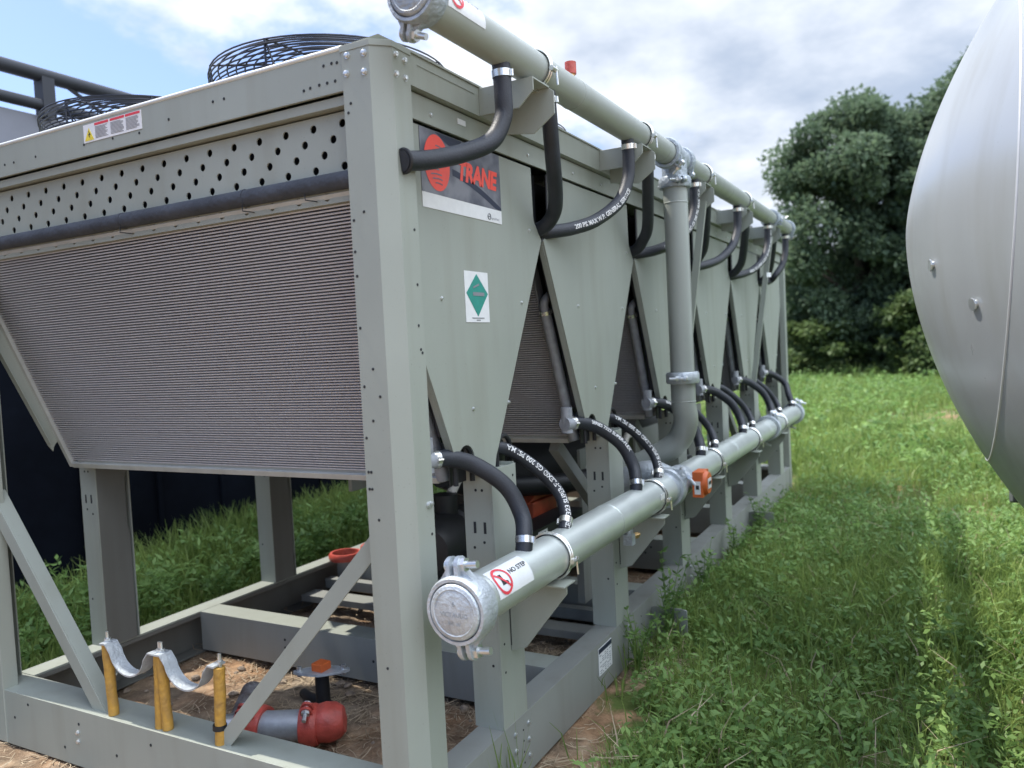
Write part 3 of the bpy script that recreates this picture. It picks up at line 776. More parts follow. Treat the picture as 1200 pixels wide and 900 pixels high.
# ---- riser from the upper pipe down into the unit
VX, VR = 2.28, .0625
b = MB(); b.tube([(VX, UY, UZ-.10), (VX, UY, 1.31)], VR, 32); b.lathe([(VR+.0002,-.005),(VR+.0022,0),(VR+.0002,.005)], (VX, UY, 2.25), (0,0,1), 32, False)
rs = b.build('riser_pipe', PIPEP, unit)
b = MB(); coupling(b, (VX, UY, UZ-.13), (0,0,1), VR*1.02, .028, roll=.6); b.build('pipe_coupling', [GALVD, STEEL], rs)
b = MB(); coupling(b, (VX, UY, 1.34), (0,0,1), VR*1.06, .03, roll=.25); b.build('pipe_coupling', [GALV, STEEL], rs)
b = MB(); el = [(VX, UY, 1.31), (VX, UY, 1.20), (VX+.02, UY+.0, 1.10), (VX+.05, UY+.06, .99), (VX+.03, UY+.2, .90), (VX+.0, UY+.36, .84), (VX-.02, UY+.55, .80)]
b.tube(spline(el, 6), VR*1.03, 28); b.lathe([(VR*1.035,-.004),(VR*1.07,0),(VR*1.035,.004)], (VX, UY, 1.215), (0,0,1), 32, False); b.build('elbow', PIPEP, rs)
b = MB(); b.ring((VX+.0, UY+.42, .83), (-.1,.95,-.25), VR*1.15, .012, 32, 8); b.build('band_clamp', BAND, rs)
b = MB(); b.add([(VX+.03*math.cos(a)*0+VX*0+VX-math.sin(a)*(VR+.001)*1.0, UY-math.cos(a)*(VR+.001), z) for z in (1.985, 2.02) for a in (0.2,.45,.7,.95)], [(i, i+1, i+5, i+4) for i in range(3)]); b.build('small_tag', WHITE, rs)
# slanted braces beside the riser and near the far end (thin flat bars)
for xs in (2.80, 4.86):
    b = MB(); A, B = Vector((xs, -.16, 2.33)), Vector((xs, .012, 1.16))
    vs = [p+q for p in (A, B) for q in (Vector((-.012,-.02,0)), Vector((.012,-.02,0)), Vector((.012,.02,0)), Vector((-.012,.02,0)))]
    b.add(vs, [(0,1,2,3),(4,7,6,5),(0,4,5,1),(1,5,6,2),(2,6,7,3),(3,7,4,0)]); b.build('stay_bar', GREY, unit, .001)

# ---- hoses
def along(path):
    ds = [0]
    for a, c in zip(path, path[1:]): ds.append(ds[-1]+(c-a).length)
    return ds
def at_len(path, ds, s):
    s = max(0, min(ds[-1]-1e-6, s))
    i = max(k for k in range(len(ds)-1) if ds[k] <= s); t = (s-ds[i])/(ds[i+1]-ds[i])
    return path[i].lerp(path[i+1], t), (path[i+1]-path[i]).normalized()
def hose(pts, r=.0255, clamps=(), text=None, s0=0, size=.024, facing=(-.5,-1,.15), flip=False, flange=False, off=0.0):
    path = spline(pts, 10); b = MB(); b.tube(path, r, 20); o = b.build('hose', RUB, unit)
    ds = along(path)
    for s in clamps:
        p, t = at_len(path, ds, s if s >= 0 else ds[-1]+s)
        c = MB(); c.tube([p-t*.011, p+t*.011], r+.0025, 24); u = t.cross(Vector((0,0,1)) if abs(t.z) < .9 else Vector((1,0,0))).normalized()
        c.tube([p+u*(r+.006)-t*.008, p+u*(r+.006)+t*.012], .006, 8); c.build('hose_clamp', BAND, o)
    if flange:
        p, t = at_len(path, ds, ds[-1]); c = MB(); c.ring(p-t*.008, t, r+.003, .006, 24, 8); c.build('end_flange', BLACK, o)
    if text:
        v, f = text_polys(text, size, .0006); F = Vector(facing); vs = []
        for p in v:
            u_ = p.x; c_, t = at_len(path, ds, (s0+u_) if not flip else (s0-u_))
            d = (F-t*F.dot(t)).normalized(); w = t.cross(d) if not flip else d.cross(t)
            a = (p.y-size*.35+off)/r; vs.append(c_+(d*math.cos(a)-w*math.sin(a))*(r+.0012))
        tb = MB(); tb.add(vs, f); tb.build('hose_lettering', LETTER, o, smooth=False)
    return o
T_FULL = 'SERIES 7323 SUPER-FLEX\u00ae GS 200 PSI MAX W.P.'
pb = UZ-UR+.012
hose([(.42,UY,pb),(.425,UY,2.34),(.425,UY+.005,2.27),(.375,-.125,2.19),(.27,-.08,2.14),(.15,-.035,2.105),(.052,-.012,2.088)], r=.029, clamps=(.035,), flange=True)
for k in range(6):
    x = P*k
    e = random.uniform(-.015, .015)
    if k < 5: hose([(.755+x,UY,pb),(.77+x,UY+.003,2.36),(.84+x,-.12,2.24),(.95+x,-.075,2.11),(1.00+x+e,-.035,2.055),(1.03+x,.015,2.015),(1.05+x,.095,1.995)], r=.0285, clamps=(.035,))
    if k:
        tt = '200 PSI MAX W.P. GENERAL SERVICE' if k == 1 else (T_FULL if k in (2, 4) else None)
        q = .26 if k == 5 else 0
        hose([(.49+x-q,UY,pb),(.50+x-q,UY,2.36),(.49+x-q,UY+.005,2.26),(.42+x-q*.9,-.125,2.155),(.28+x-q*.6+e,-.075,2.065),(.13+x,-.025,2.02),(.02+x,.03,2.00),(-.02+x,.095,1.99)], r=.0275, clamps=(.035,),
             text=tt, s0=.66 if k == 1 else .60, size=.026, facing=(-.35,-1,.2), flip=True)
    # inner hose down beside the coil header
    hose([(.03+x+G[0]+.03,.08,2.03),(.10+x,.085,1.86),(.19+x,.085,1.66),(.28+x,.085,1.44),(.335+x,.085,1.27)], r=.021, text='SUPER-FLEX\u00ae GS 200 PSI MAX W.P. GS' if k < 4 else None, s0=.28, size=.024, facing=(-1,-.6,.1))
    # lower hoses
    w5 = .14 if k == 5 else 0
    t1 = 'SERIES 7323 SUPER-FLEX' if k in (1, 2) else None
    hose([(.24+x,.085,1.20),(.31+x,.06,1.195),(.39+x,.01,1.165),(.455+x,-.07,1.085),(.465+x-w5,-.12,.99),(.425+x-w5,LY+.003,.925),(.41+x-w5,LY,LZ+LR-.012)], r=.028, clamps=(.02, -.04), text=t1, s0=.12, size=.022, facing=(-.6,-1,.6))
    t2 = 'SERIES 7323 SUPER-FLEX\u00ae GS 200 PSI MA' if k in (0, 1) else None
    if k < 5: hose([(.645+x,.07,1.19),(.695+x,.03,1.165),(.76+x,-.04,1.09),(.80+x,-.10,1.0),(.765+x,LY+.01,.925),(.725+x,LY,LZ+LR-.012)], r=.0225, clamps=(-.04,), text=t2, s0=.50, size=.026, facing=(-.7,-1,.5), flip=True)
    b = MB(); b.tube([(.21+x,.09,1.20),(.27+x,.075,1.198)], .03, 14); b.tube([(.235+x,.09,1.27),(.235+x,.09,1.16)], .026, 12); b.mat(1); b.tube([(.262+x,.078,1.198),(.275+x,.072,1.198)], .031, 14); b.build('coil_fitting', [COPPER, BAND], unit)

# ---- machinery under the coils
def compressor(x, y, z):
    o = empty('compressor'); o.parent = unit; o.location = (x, y, z)
    b = MB(); b.lathe([(0,-.26),(.10,-.25),(.13,-.20),(.135,0),(.15,.01),(.15,.05),(.13,.06),(.125,.22),(.09,.27),(0,.28)], (0,0,0), (.95,.2,0), 28); b.tube([(0,0,.1),(0,0,.21)], .06, 16); b.build('housing', BLACK, o)
    b = MB(); b.tube(spline([(.05,.0,.2),(.12,.0,.26),(.2,.0,.27)], 5), .024, 12); b.build('pipe_stub', WTEX, o)
    b = MB(); b.tube([(-.2,0,.10),(-.2,0,.26)], .03, 12); b.build('pipe_stub', WTEX, o)
    b = MB(); b.tube([(.0,-.13,-.02),(-.02,-.2,-.02)], .02, 10); b.build('pipe_stub', STEEL, o)
    b = MB(); b.box(-.2, .15, -.12, .12, -.22, -.14); b.build('foot', GREYD, o, .003)
    return o
cmp_ = compressor(1.28, .72, .66)
for p in ((3.3, .6, .62), (4.4, .6, .62)): dup(cmp_, unit, p)
b = MB(); b.tube([(2.7, 1.35, .62), (5.9, 1.35, .62)], .26, 32); b.build('evaporator_barrel', BLACK, unit)
b = MB(); b.box(1.85, 2.14, .55, .78, .60, .72); b.prism([(1.85,.7202),(2.14,.7202),(2.08,.77),(1.93,.765)], 1, .57, .76); b.build('red_motor', REDORG, unit, .008)
b = MB(); b.box(1.45, 2.1, .38, .52, .40, .66); b.mat(1).box(1.56, 1.66, .3785, .3798, .615, .645); b.mat(2).box(1.575, 1.64, .377, .3783, .625, .635); b.build('control_box', [BLACK, WHITE, INK], unit, .003)
b = MB(); b.tube(spline([(2.28, .35, .80),(2.0,.5,.80),(1.6,.75,.85),(1.3,.75,.95)], 6), .055, 18); b.tube(spline([(1.2,.9,.35),(2.0,.8,.38),(3.2,.75,.4),(5,.75,.4)], 6), .05, 16); b.tube([(2.6,.3,.5),(6,.3,.5)], .035, 14); b.build('refrigerant_pipe', BLACK, unit)
for q in ((1.9, 2.02, .3, .34, .2, .62), (2.6, 3.2, .6, .62, .25, .9), (3.6, 4.3, .6, .62, .3, .9), (4.7, 5.4, .6, .62, .3, .95)):
    b = MB(); b.box(*q); b.build('support_plate', GREYD, unit, .002)
b = MB(); b.tube([(2.2, 1.75, .27), (6.0, 1.75, .27)], .04, 14); b.build('white_conduit', WTEX, unit)

# ------------------------------------------------------------------ loose things
def saddle(y0, y1, label):
    o = tag(empty('pipe_saddle', (.032, (y0+y1)/2, ZR+.0005)), label, 'pipe saddle', 'pipe saddles on the front beam')
    h = (y0-y1)/2
    for s_, lean in ((1, .004), (-1, -.006)):
        b = MB(); n = 7; pts = [(.0012*math.sin(i*2.1), s_*h+lean*i*.5, .272*i/(n-1)) for i in range(n)]
        b.tube(pts, [.0195, .0195, .0185, .0195, .02, .0195, .0195], 12); b.build('yellow_peg', YEL, o)
        b = MB(); b.tube([(.004, s_*h+lean*3, .27), (.004, s_*h+lean*3, .318)], .006, 8); b.tube([(.004, s_*h+lean*3, .282), (.004, s_*h+lean*3, .293)], .0125, 6); b.build('stud', STEEL, o)
    b = MB(); r = h-.035; prof = [(h+.018, .276), (h-.012, .277)]
    for i in range(15):
        a = -PI*i/14*.86-.22; prof.append((r*math.cos(a), .268+r*math.sin(a)*.95-.0))
    prof += [(-h+.012, .277), (-h-.018, .276)]
    vs = []
    for y, z in prof:
        for x in (-.027, .027): vs.append((x, y, z)); 
    n = len(prof); up_ = [(v[0], v[1], v[2]+.006) for v in vs]
    fs = [(2*i, 2*i+1, 2*i+3, 2*i+2) for i in range(n-1)]+[(2*n+2*i, 2*n+2*i+2, 2*n+2*i+3, 2*n+2*i+1) for i in range(n-1)]
    fs += [(2*i, 2*i+2, 2*n+2*i+2, 2*n+2*i) for i in range(n-1)]+[(2*i+1, 2*n+2*i+1, 2*n+2*i+3, 2*i+3) for i in range(n-1)]
    fs += [(0, 2*n, 2*n+1, 1), (2*n-2, 2*n-1, 4*n-1, 4*n-2)]
    b.add(vs+up_, fs); b.build('steel_strap', GALV, o)
    return o
saddle(1.447, 1.182, 'left one of two U-shaped steel straps on yellow pegs on the front beam')
s2 = saddle(1.142, .872, 'right U-shaped steel strap on yellow pegs, next to the leaning dark pipe offcut')
b = MB(); b.tube([(.0,-.135,.05),(.001,-.135,.068)], .0238, 12); b.build('black_tape', BLACK, s2)

ea = tag(empty('pipe_elbow', (.42, .99, 0)), 'grey pipe elbow with red couplings lying on the bare soil inside the frame', 'pipe elbow')
mid = spline([(-.03,.16,.075),(-.015,.08,.08),(.01,0,.085),(.06,-.09,.085)], 8)
b = MB(); b.tube(mid, .061, 24); b.build('pipe', ALU, ea)
b = MB(); coupling(b, (-.02,.12,.078), (.25,-1,.0), .063, .055, roll=.6); b.tube([(-.03,.15,.075),(-.06,.25,.06)], .055, 20); b.build('red_coupling', [RED, STEEL], ea)
b = MB(); coupling(b, (.065,-.10,.085), (.5,-.86,0), .062, .034, roll=.5)
b.mat(0).lathe([(.062,0),(.074,.03),(.078,.06),(.07,.10),(.05,.125),(0,.135)], (.07,-.11,.085), (.55,-.82,.1), 24); b.build('red_coupling', [RED, STEEL], ea)

vs_ = tag(empty('valve_stem', (.77, 1.08, 0)), 'black valve stem with zinc flange and orange block standing on the bare soil', 'valve')
b = MB(); b.tube([(.0,0,-.01),(0,0,.03),(0,0,.16)], [.07,.032,.03], 16); b.tube(spline([(0,0,.03),(.02,.09,.02),(.06,.17,.012)],5), .022, 10); b.build('stem', BLACK, vs_)
b = MB(); pts_ = []
for i in range(28):
    t = 2*PI*i/28; u_, w_ = .125*math.cos(t), .045*math.sin(t)*(1.2-.5*abs(math.cos(t))); pts_.append((u_*.47+w_*.88, -u_*.88+w_*.47))
b.prism(pts_, 2, .158, .170); b.mat(1)
for q in (-1, 1): b.tube([(q*.046, -q*.086, .145), (q*.046, -q*.086, .188)], .011, 8)
b.build('flange', [GALV, STEEL], vs_)
b = MB(); b.box(-.032, .032, -.03, .03, .169, .205); b.build('orange_block', ORANGE, vs_, .005)

rp = tag(empty('pipe_offcut', (.43, 1.22, 0)), 'short dark rusty pipe offcut leaning behind the right yellow peg', 'pipe')
b = MB(); b.tube([(-.08,-.06,.055),(.17,.10,.10)], .052, 26, cap=False); b.tube([(-.08,-.06,.055),(.17,.10,.10)], .045, 26, cap=False); b.build('pipe_wall', RUST, rp)

rc = tag(empty('red_coupling', (2.16, 2.09, ZR)), 'open red pipe coupling ring lying on the second cross member', 'pipe coupling')
b = MB(); b.lathe([(.085,.0),(.10,.0),(.108,.012),(.108,.034),(.10,.045),(.085,.045),(.085,.0)], (-.02,0,.0), (0,0,1), 30, False); b.build('ring', RED, rc)
b = MB(); b.tube([(.06,-.06,.025),(.11,-.10,.055)], .026, 12); b.tube([(.02,-.11,.02),(.05,-.14,.05)], .022, 12); b.lathe([(.03,0),(.045,.01),(.045,.03),(.03,.04)], (.07,-.11,.045), (0,0,1), 16); b.build('ear', RED, rc)
b = MB(); b.tube([(.09,-.05,.05),(.0,-.13,.05)], .009, 8); b.build('bolt', STEEL, rc)

# ------------------------------------------------------------------ the neighbouring machine behind
nb = tag(empty('neighbouring_machine', (4, 5.32, 0)), 'tall machine behind the unit, dark below, pale grey above, dark pipe rails on top', 'machine')
DKB = mat('dark_tarpaulin', (.0045, .006, .010), .95, 0, .4, 1.5, .6, 3, spec=.05)
PALE = mat('pale_panel', (.17, .18, .215), .5, 0, .12, 2)
RAILM = mat('dark_rail', (.022, .025, .034), .6)
b = MB(); b.box(-8, 8, -1.2, 1.2, .04, 3.1); 
for i in range(26): b.box(-7.9+.62*i, -7.86+.62*i, -1.24, -1.2002, .1, 3.05)
b.build('lower_body', DKB, nb, .01)
b = MB(); b.box(-8, 8, -1.1, 1.1, 3.102, 3.78); b.mat(1)
for x in (-6.5, -4.9, -3.3, -1.7): b.box(x, x+.12, -1.115, -1.101, 3.11, 3.77)
b.box(-8, 8, -1.13, -1.102, 3.42, 3.48); b.build('upper_panel', [PALE, RAILM], nb)
for x in (-4.4, -3.2, -2.0, -.8):
    b = MB(); b.tube([(x,-1.16,3.68),(x+.55,-1.16,3.17)], .03, 8); b.build('panel_brace', RAILM, nb)
b = MB(); b.tube([(-8,-1.12,4.10),(8,-1.12,4.10)], .055, 14); b.build('pipe_rail', RAILM, nb)
b = MB(); b.tube([(-8,-1.12,3.86),(8,-1.12,3.86)], .045, 14); b.build('pipe_rail', RAILM, nb)
for x in (-5.6, -4.2, -2.35, -1.2, .2, 2):
    b = MB(); b.box(x, x+.09, -1.17, -1.07, 3.76, 4.12); b.build('rail_post', RAILM, nb)
    b = MB(); b.tube([(x+.2,-1.12,4.07),(x+.75,-1.14,3.76)], .016, 6); b.build('stay_wire', RAILM, nb)
for x in (-6,-2,2,6):
    b = MB(); b.box(x, x+.5, -1.0, 1.0, 0, .0398); b.build('support_block', DKB, nb)

nb.scale = (1, 1, .885)
# ------------------------------------------------------------------ storage tank at the right
TKM = paint('tank_silver', (.47, .495, .505), .3, .45); TKM.node_tree.nodes['Principled BSDF'].inputs['Metallic'].default_value = .45
tk = tag(empty('storage_tank', (1.6, -2.34, 1.84), 0), 'large silver-white horizontal tank with a domed end at the right edge of the photo', 'tank')
TR, TD, TP = 1.46, 1.10, 1.65
def head(t): return TR*max(0, 1-(t/TD)**TP)**(1/TP)
prof = [(head(TD*math.cos(PI/2*i/40)), TD*math.cos(PI/2*i/40)) for i in range(41)]
prof += [(TR, -4.5)]+[(TR*math.sin(a), -4.5-.7*math.cos(a)) for a in [PI/2*(1-i/10) for i in range(11)]]
tb = empty('body'); tb.parent = tk; tb.rotation_euler = (R(3.5), 0, 0)
b = MB(); b.lathe(prof, (0,0,0), (0,1,0), 96); b.build('shell', TKM, tb, ang=60)
WM = mat('weld_metal', (.58,.60,.61), .5, .2, .1, 8)
for t in (.80, .50):
    b = MB(); b.ring((0,t,0), (0,1,0), head(t)-.001, .004, 96, 6); b.build('weld_seam', WM, tb)
for q, t in ((200, 1.0), (204, .88)):
    rr = head(t); p = Vector((rr*math.cos(R(q)), t, rr*math.sin(R(q)))); b = MB(); n_ = Vector((p.x, t*1.6, p.z)).normalized(); b.tube([p-n_*.02, p+n_*.006], .014, 14); b.tube([p+n_*.005, p+n_*.010], .020, 8); b.build('plug', STEEL, tb)
b = MB(); rr = head(.3)
b.ring((rr*math.cos(R(170)), .30, rr*math.sin(R(170))+.55), (-.75,.55,.35), .20, .03, 30, 8); b.build('manway_rim', mat('manway_paint', (.22,.24,.24), .5), tb)
b = MB(); b.box(-1.36, -1.24, .30, .42, .22, .25); b.build('yellow_marker', YELS, tb)
SM = mat('saddle_paint', (.12,.13,.135), .6)
b = MB(); b.prism([(2.18-1.6, -.95), (2.42-1.6, -.95), (2.42-1.6, -1.12), (2.22-1.6, -1.08)], 1, .34, .73); b.build('underside_bracket', SM, tk, .008)
for y0 in (-.75, -3.4):
    b = MB(); b.prism([(-.95,-1.84),(.95,-1.84),(1.05,-1.05),(-1.05,-1.05)], 1, y0-.1, y0+.1); b.build('support_saddle', SM, tk, .01)

# ------------------------------------------------------------------ ground
def vnoise(x, y, s, seed=0):
    """smooth value noise on arrays"""
    r = np.random.default_rng(seed).random((256, 256)); X, Y = x*s, y*s
    xi, yi = np.floor(X).astype(int), np.floor(Y).astype(int); fx, fy = X-xi, Y-yi
    fx, fy = fx*fx*(3-2*fx), fy*fy*(3-2*fy)
    g = lambda i, j: r[i & 255, j & 255]
    return (g(xi,yi)*(1-fx)+g(xi+1,yi)*fx)*(1-fy)+(g(xi,yi+1)*(1-fx)+g(xi+1,yi+1)*fx)*fy
def gheight(x, y):
    h = (vnoise(x,y,.5,1)-.5)*.08+(vnoise(x,y,2.3,2)-.5)*.05
    inside = np.clip(np.minimum.reduce([x+.35, 7-x, y+.35, 2.75-y])/.3, 0, 1)
    h = h*(1-inside)-.012*inside+inside*((vnoise(x,y,6,3)-.5)*.02)
    h += (vnoise(x,y,14,4)-.5)*.014+(vnoise(x,y,38,5)-.5)*.008
    return h
def axis_pts(a, b, fine, far):
    p = list(np.arange(a, b, fine)); s = fine
    v = b
    while v < far: p.append(v); s *= 1.18; v += s
    p.append(far); s = fine; v = a; q = []
    while v > -far: v -= s; s *= 1.18; q.append(max(v, -far))
    return np.array(q[::-1]+p)
gx, gy = axis_pts(-1.2, 4.2, .02, 600), axis_pts(-1.6, 3.2, .02, 600)
XX, YY = np.meshgrid(gx, gy, indexing='ij'); ZZ = gheight(XX, YY); far_ = (np.abs(XX) > 60) | (np.abs(YY) > 60); ZZ[far_] = -.02
V = np.stack([XX, YY, ZZ], -1).reshape(-1, 3); ny = len(gy)
ii, jj = np.meshgrid(np.arange(len(gx)-1), np.arange(ny-1), indexing='ij'); a = (ii*ny+jj).ravel()
F = np.stack([a, a+ny, a+ny+1, a+1], -1)
def groundmat():
    m = bpy.data.materials.new('soil_and_turf'); m.use_nodes = True; N = m.node_tree.nodes; L = m.node_tree.links
    b = N['Principled BSDF']; b.inputs['Roughness'].default_value = .95; b.inputs['Specular IOR Level'].default_value = .15
    tc = N.new('ShaderNodeTexCoord')
    def nz(s, d):
        n = N.new('ShaderNodeTexNoise'); n.inputs['Scale'].default_value = s; n.inputs['Detail'].default_value = d; n.inputs['Roughness'].default_value = .65; L.new(tc.outputs['Object'], n.inputs['Vector']); return n
    def ramp(n, st):
        r = N.new('ShaderNodeValToRGB'); e = r.color_ramp.elements
        while len(e) < len(st): e.new(.5)
        for q, (p, c) in zip(e, st): q.position = p; q.color = (*c, 1)
        L.new(n.outputs['Fac'], r.inputs[0]); return r
    d1 = ramp(nz(7, 9), [(.3,(.105,.084,.066)),(.5,(.25,.20,.148)),(.7,(.46,.375,.28))])
    d2 = ramp(nz(1.3, 4), [(.4,(.9,.88,.85)),(.62,(1.2,.92,.72))])
    mu = N.new('ShaderNodeMix'); mu.data_type = 'RGBA'; mu.blend_type = 'MULTIPLY'; mu.inputs[0].default_value = 1
    L.new(d1.outputs[0], mu.inputs[6]); L.new(d2.outputs[0], mu.inputs[7])
    gr = ramp(nz(3, 8), [(.3,(.06,.09,.025)),(.55,(.12,.16,.045)),(.75,(.22,.21,.10))])
    sx = N.new('ShaderNodeSeparateXYZ'); L.new(tc.outputs['Object'], sx.inputs[0])
    def mr(sock, a, b_, c=0, d=1):
        r = N.new('ShaderNodeMapRange'); r.inputs[1].default_value = a; r.inputs[2].default_value = b_; r.inputs[3].default_value = c; r.inputs[4].default_value = d; L.new(sock, r.inputs[0]); return r.outputs[0]
    def mth(op, a, b_):
        r = N.new('ShaderNodeMath'); r.operation = op
        for i, q in enumerate((a, b_)):
            if isinstance(q, (int, float)): r.inputs[i].default_value = q
            else: L.new(q, r.inputs[i])
        return r.outputs[0]
    w = mth('MULTIPLY', mr(nz(3.5, 5).outputs['Fac'], .3, .7, -.3, .3), 1.0)
    yw = mth('ADD', sx.outputs['Y'], w); xw = mth('ADD', sx.outputs['X'], w)
    g = mth('MAXIMUM', mr(mth('SUBTRACT', yw, mth('MULTIPLY', mr(sx.outputs['X'], 1.2, 2.2), .35)), -.05, -.25), mr(yw, 2.45, 2.7)); g = mth('MAXIMUM', g, mr(xw, 6.8, 7.3)); g = mth('MULTIPLY', g, mr(xw, -1.1, -.5))
    bare = mr(nz(.22, 3).outputs['Fac'], .60, .66)
    g = mth('MULTIPLY', g, mth('SUBTRACT', 1.0, mth('MULTIPLY', bare, .8)))
    mx = N.new('ShaderNodeMix'); mx.data_type = 'RGBA'; L.new(g, mx.inputs[0]); L.new(mu.outputs[2], mx.inputs[6]); L.new(gr.outputs[0], mx.inputs[7]); L.new(mx.outputs[2], b.inputs['Base Color'])
    bp = N.new('ShaderNodeBump'); bp.inputs['Strength'].default_value = .8; bp.inputs['Distance'].default_value = .02; L.new(nz(60, 8).outputs['Fac'], bp.inputs['Height']); L.new(bp.outputs[0], b.inputs['Normal'])
    return m
go = npmesh('ground', V, F, groundmat()); go.data.polygons.foreach_set('use_smooth', [True]*len(go.data.polygons)); tag(go, kind='structure')

# ------------------------------------------------------------------ grass, weeds, straw
def blades(x, y, z, h, w, lean, mat_, name, flatness=0.0, ang=None):
    n = len(x); a = rng.random(n)*2*PI if ang is None else ang; la = rng.random(n)*2*PI
    dx, dy = np.cos(a)*w/2, np.sin(a)*w/2; lx, ly = np.cos(la)*lean*h, np.sin(la)*lean*h
    base = np.stack([x, y, z], -1); side = np.stack([dx, dy, np.zeros(n)], -1)
    L_ = np.stack([lx, ly, np.zeros(n)], -1); up_ = np.stack([np.zeros(n), np.zeros(n), h], -1)
    p = [base-side, base+side, base+L_*.25+up_*.5+side*.85, base+L_*.25+up_*.5-side*.85, base+L_+up_*(1-.35*lean[:,None])+side*.12, base+L_+up_*(1-.35*lean[:,None])-side*.12]
    V = np.stack(p, 1).reshape(-1, 3); o = (np.arange(n)*6)[:, None]
    F = np.concatenate([o+np.array([[0,1,2,3]]), o+np.array([[3,2,4,5]])], 0)
    return V, F
def leaves(c, d, ln, wd):
    """diamond-ish leaves: centre c, direction d (unit), length, width; each leaf 2 quads folded on the midrib"""
    n = len(c); up_ = np.tile([0,0,1.], (n,1)); s = np.cross(d, up_); s /= np.linalg.norm(s, axis=1)[:,None]+1e-6
    s = s*np.cos(rr := rng.normal(0,.5,n))[:,None]+np.cross(s, d)*np.sin(rr)[:,None]
    nrm = np.cross(s, d); ln, wd = ln[:,None], wd[:,None]
    p0 = c; p1 = c+d*ln*.45+s*wd*.5+nrm*wd*.15; p2 = c+d*ln; p3 = c+d*ln*.45-s*wd*.5+nrm*wd*.15
    V = np.stack([p0, p1, p2, p3], 1).reshape(-1, 3); F = (np.arange(n)*4)[:,None]+np.array([[0,1,2,3]]); return V, F
def cat(parts):
    Vs, Fs, o = [], [], 0
    for v, f in parts: Vs.append(v); Fs.append(f+o); o += len(v)
    return np.concatenate(Vs), np.concatenate(Fs)
GR1 = leafmat('grass_blade', (.085,.155,.034), (.35,.45,.13), .45)
GR2 = leafmat('weed_leaf', (.075,.165,.045), (.30,.45,.135), .45)
STRAW = leafmat('dry_straw', (.22,.165,.105), (.58,.47,.33), .1, .7)

def inside_unit(x, y, m=.0): return (x > -.02-m) & (x < Lx+.02+m) & (y > -.02-m) & (y < W+.02+m)
def field(n, x0, x1, y0, y1, seed, thr=.35):
    x = rng.uniform(x0, x1, n); y = rng.uniform(y0, y1, n)
    d = vnoise(x, y, 1.1, seed)*.6+vnoise(x, y, 3.7, seed+1)*.4
    k = rng.random(n) < np.clip((d-thr)/.2+.4, .45, 1)
    # bare patch and soil strip by the unit
    k &= ~((np.hypot((x-12.5)/1.6, (y+1.3)/1.0) < 1) & (rng.random(n) < .9))
    edge = -.10-.22*vnoise(x, y*0, 1.7, 77)
    k &= ~((x < 1.7) & (y > edge) & (y < 0) & (rng.random(n) < .93))
    k &= y < -.03*(x < 7)-(x >= 7)*-30
    k &= ~((x < 1.3) & (y > -.40+.25*vnoise(x,y,2.0,78)) & (y < 0) & (rng.random(n) < .95))
    return x[k], y[k]
parts = []
for n, x0, x1, y0, y1, h0, h1, w in ((60000, -.3, 4.5, -3.2, -.02, .05, .17, .006), (90000, 2, 11, -7, -.02, .07, .22, .009), (80000, 6.6, 26, -11, 3, .12, .34, .02), (22000, 24, 45, -22, 22, .25, .55, .05)):
    x, y = field(n, x0, x1, y0, y1, 21); h = rng.uniform(h0, h1, len(x))*(.6+.8*vnoise(x, y, .9, 31)); parts.append(blades(x, y, gheight(x, y)-.005, h, np.full(len(x), w)*rng.uniform(.6,1.3,len(x)), rng.uniform(.1,.75,len(x)), GR1, 'g'))
V, F = cat(parts); o = npmesh('grass', V, F, GR1); tag(o, 'green grass covering the open ground right of the unit', 'grass', kind='stuff')
x, y = field(9000, -.3, 14, -8, -.03, 141, .45); h = rng.uniform(.06, .24, len(x)); V, F = blades(x, y, gheight(x, y)-.005, h, rng.uniform(.004,.009,len(x)), rng.uniform(.3,1.1,len(x)), STRAW, 'g')
o = npmesh('dry_grass', V, F, STRAW); tag(o, 'dead yellow grass blades mixed through the green grass', 'dry grass', kind='stuff')
# leafy ground cover
def rosette(x, y, hts, nl, ls, ws):
    n = len(x); X, Y, Hh = np.repeat(x, nl), np.repeat(y, nl), np.repeat(hts, nl); m = len(X)
    t = rng.random(m); a = rng.random(m)*2*PI; z = gheight(X, Y)+Hh*t
    c = np.stack([X+rng.normal(0,.02,m)*(1+2*t), Y+rng.normal(0,.02,m)*(1+2*t), z], -1); el = rng.uniform(-.2,.9,m)
    d = np.stack([np.cos(a)*np.cos(el), np.sin(a)*np.cos(el), np.sin(el)], -1)
    return leaves(c, d, ls*rng.uniform(.6,1.4,m), ws*rng.uniform(.6,1.3,m))
parts = []
for n, nl, x0, x1, y0, y1, hh, ls, ws in ((2600, 20, -.2, 5, -3.2, -.08, .13, .040, .018), (4200, 16, 2, 12, -8, -.05, .17, .05, .022), (3200, 14, 7, 26, -11, 3, .30, .10, .05)):
    x, y = field(n, x0, x1, y0, y1, 51, .42); parts.append(rosette(x, y, hh*rng.uniform(.5,1.5,len(x)), nl, ls, ws))
V, F = cat(parts); o = npmesh('weeds', V, F, GR2); tag(o, 'leafy low weeds growing through the grass right of the unit', 'weeds', kind='stuff')
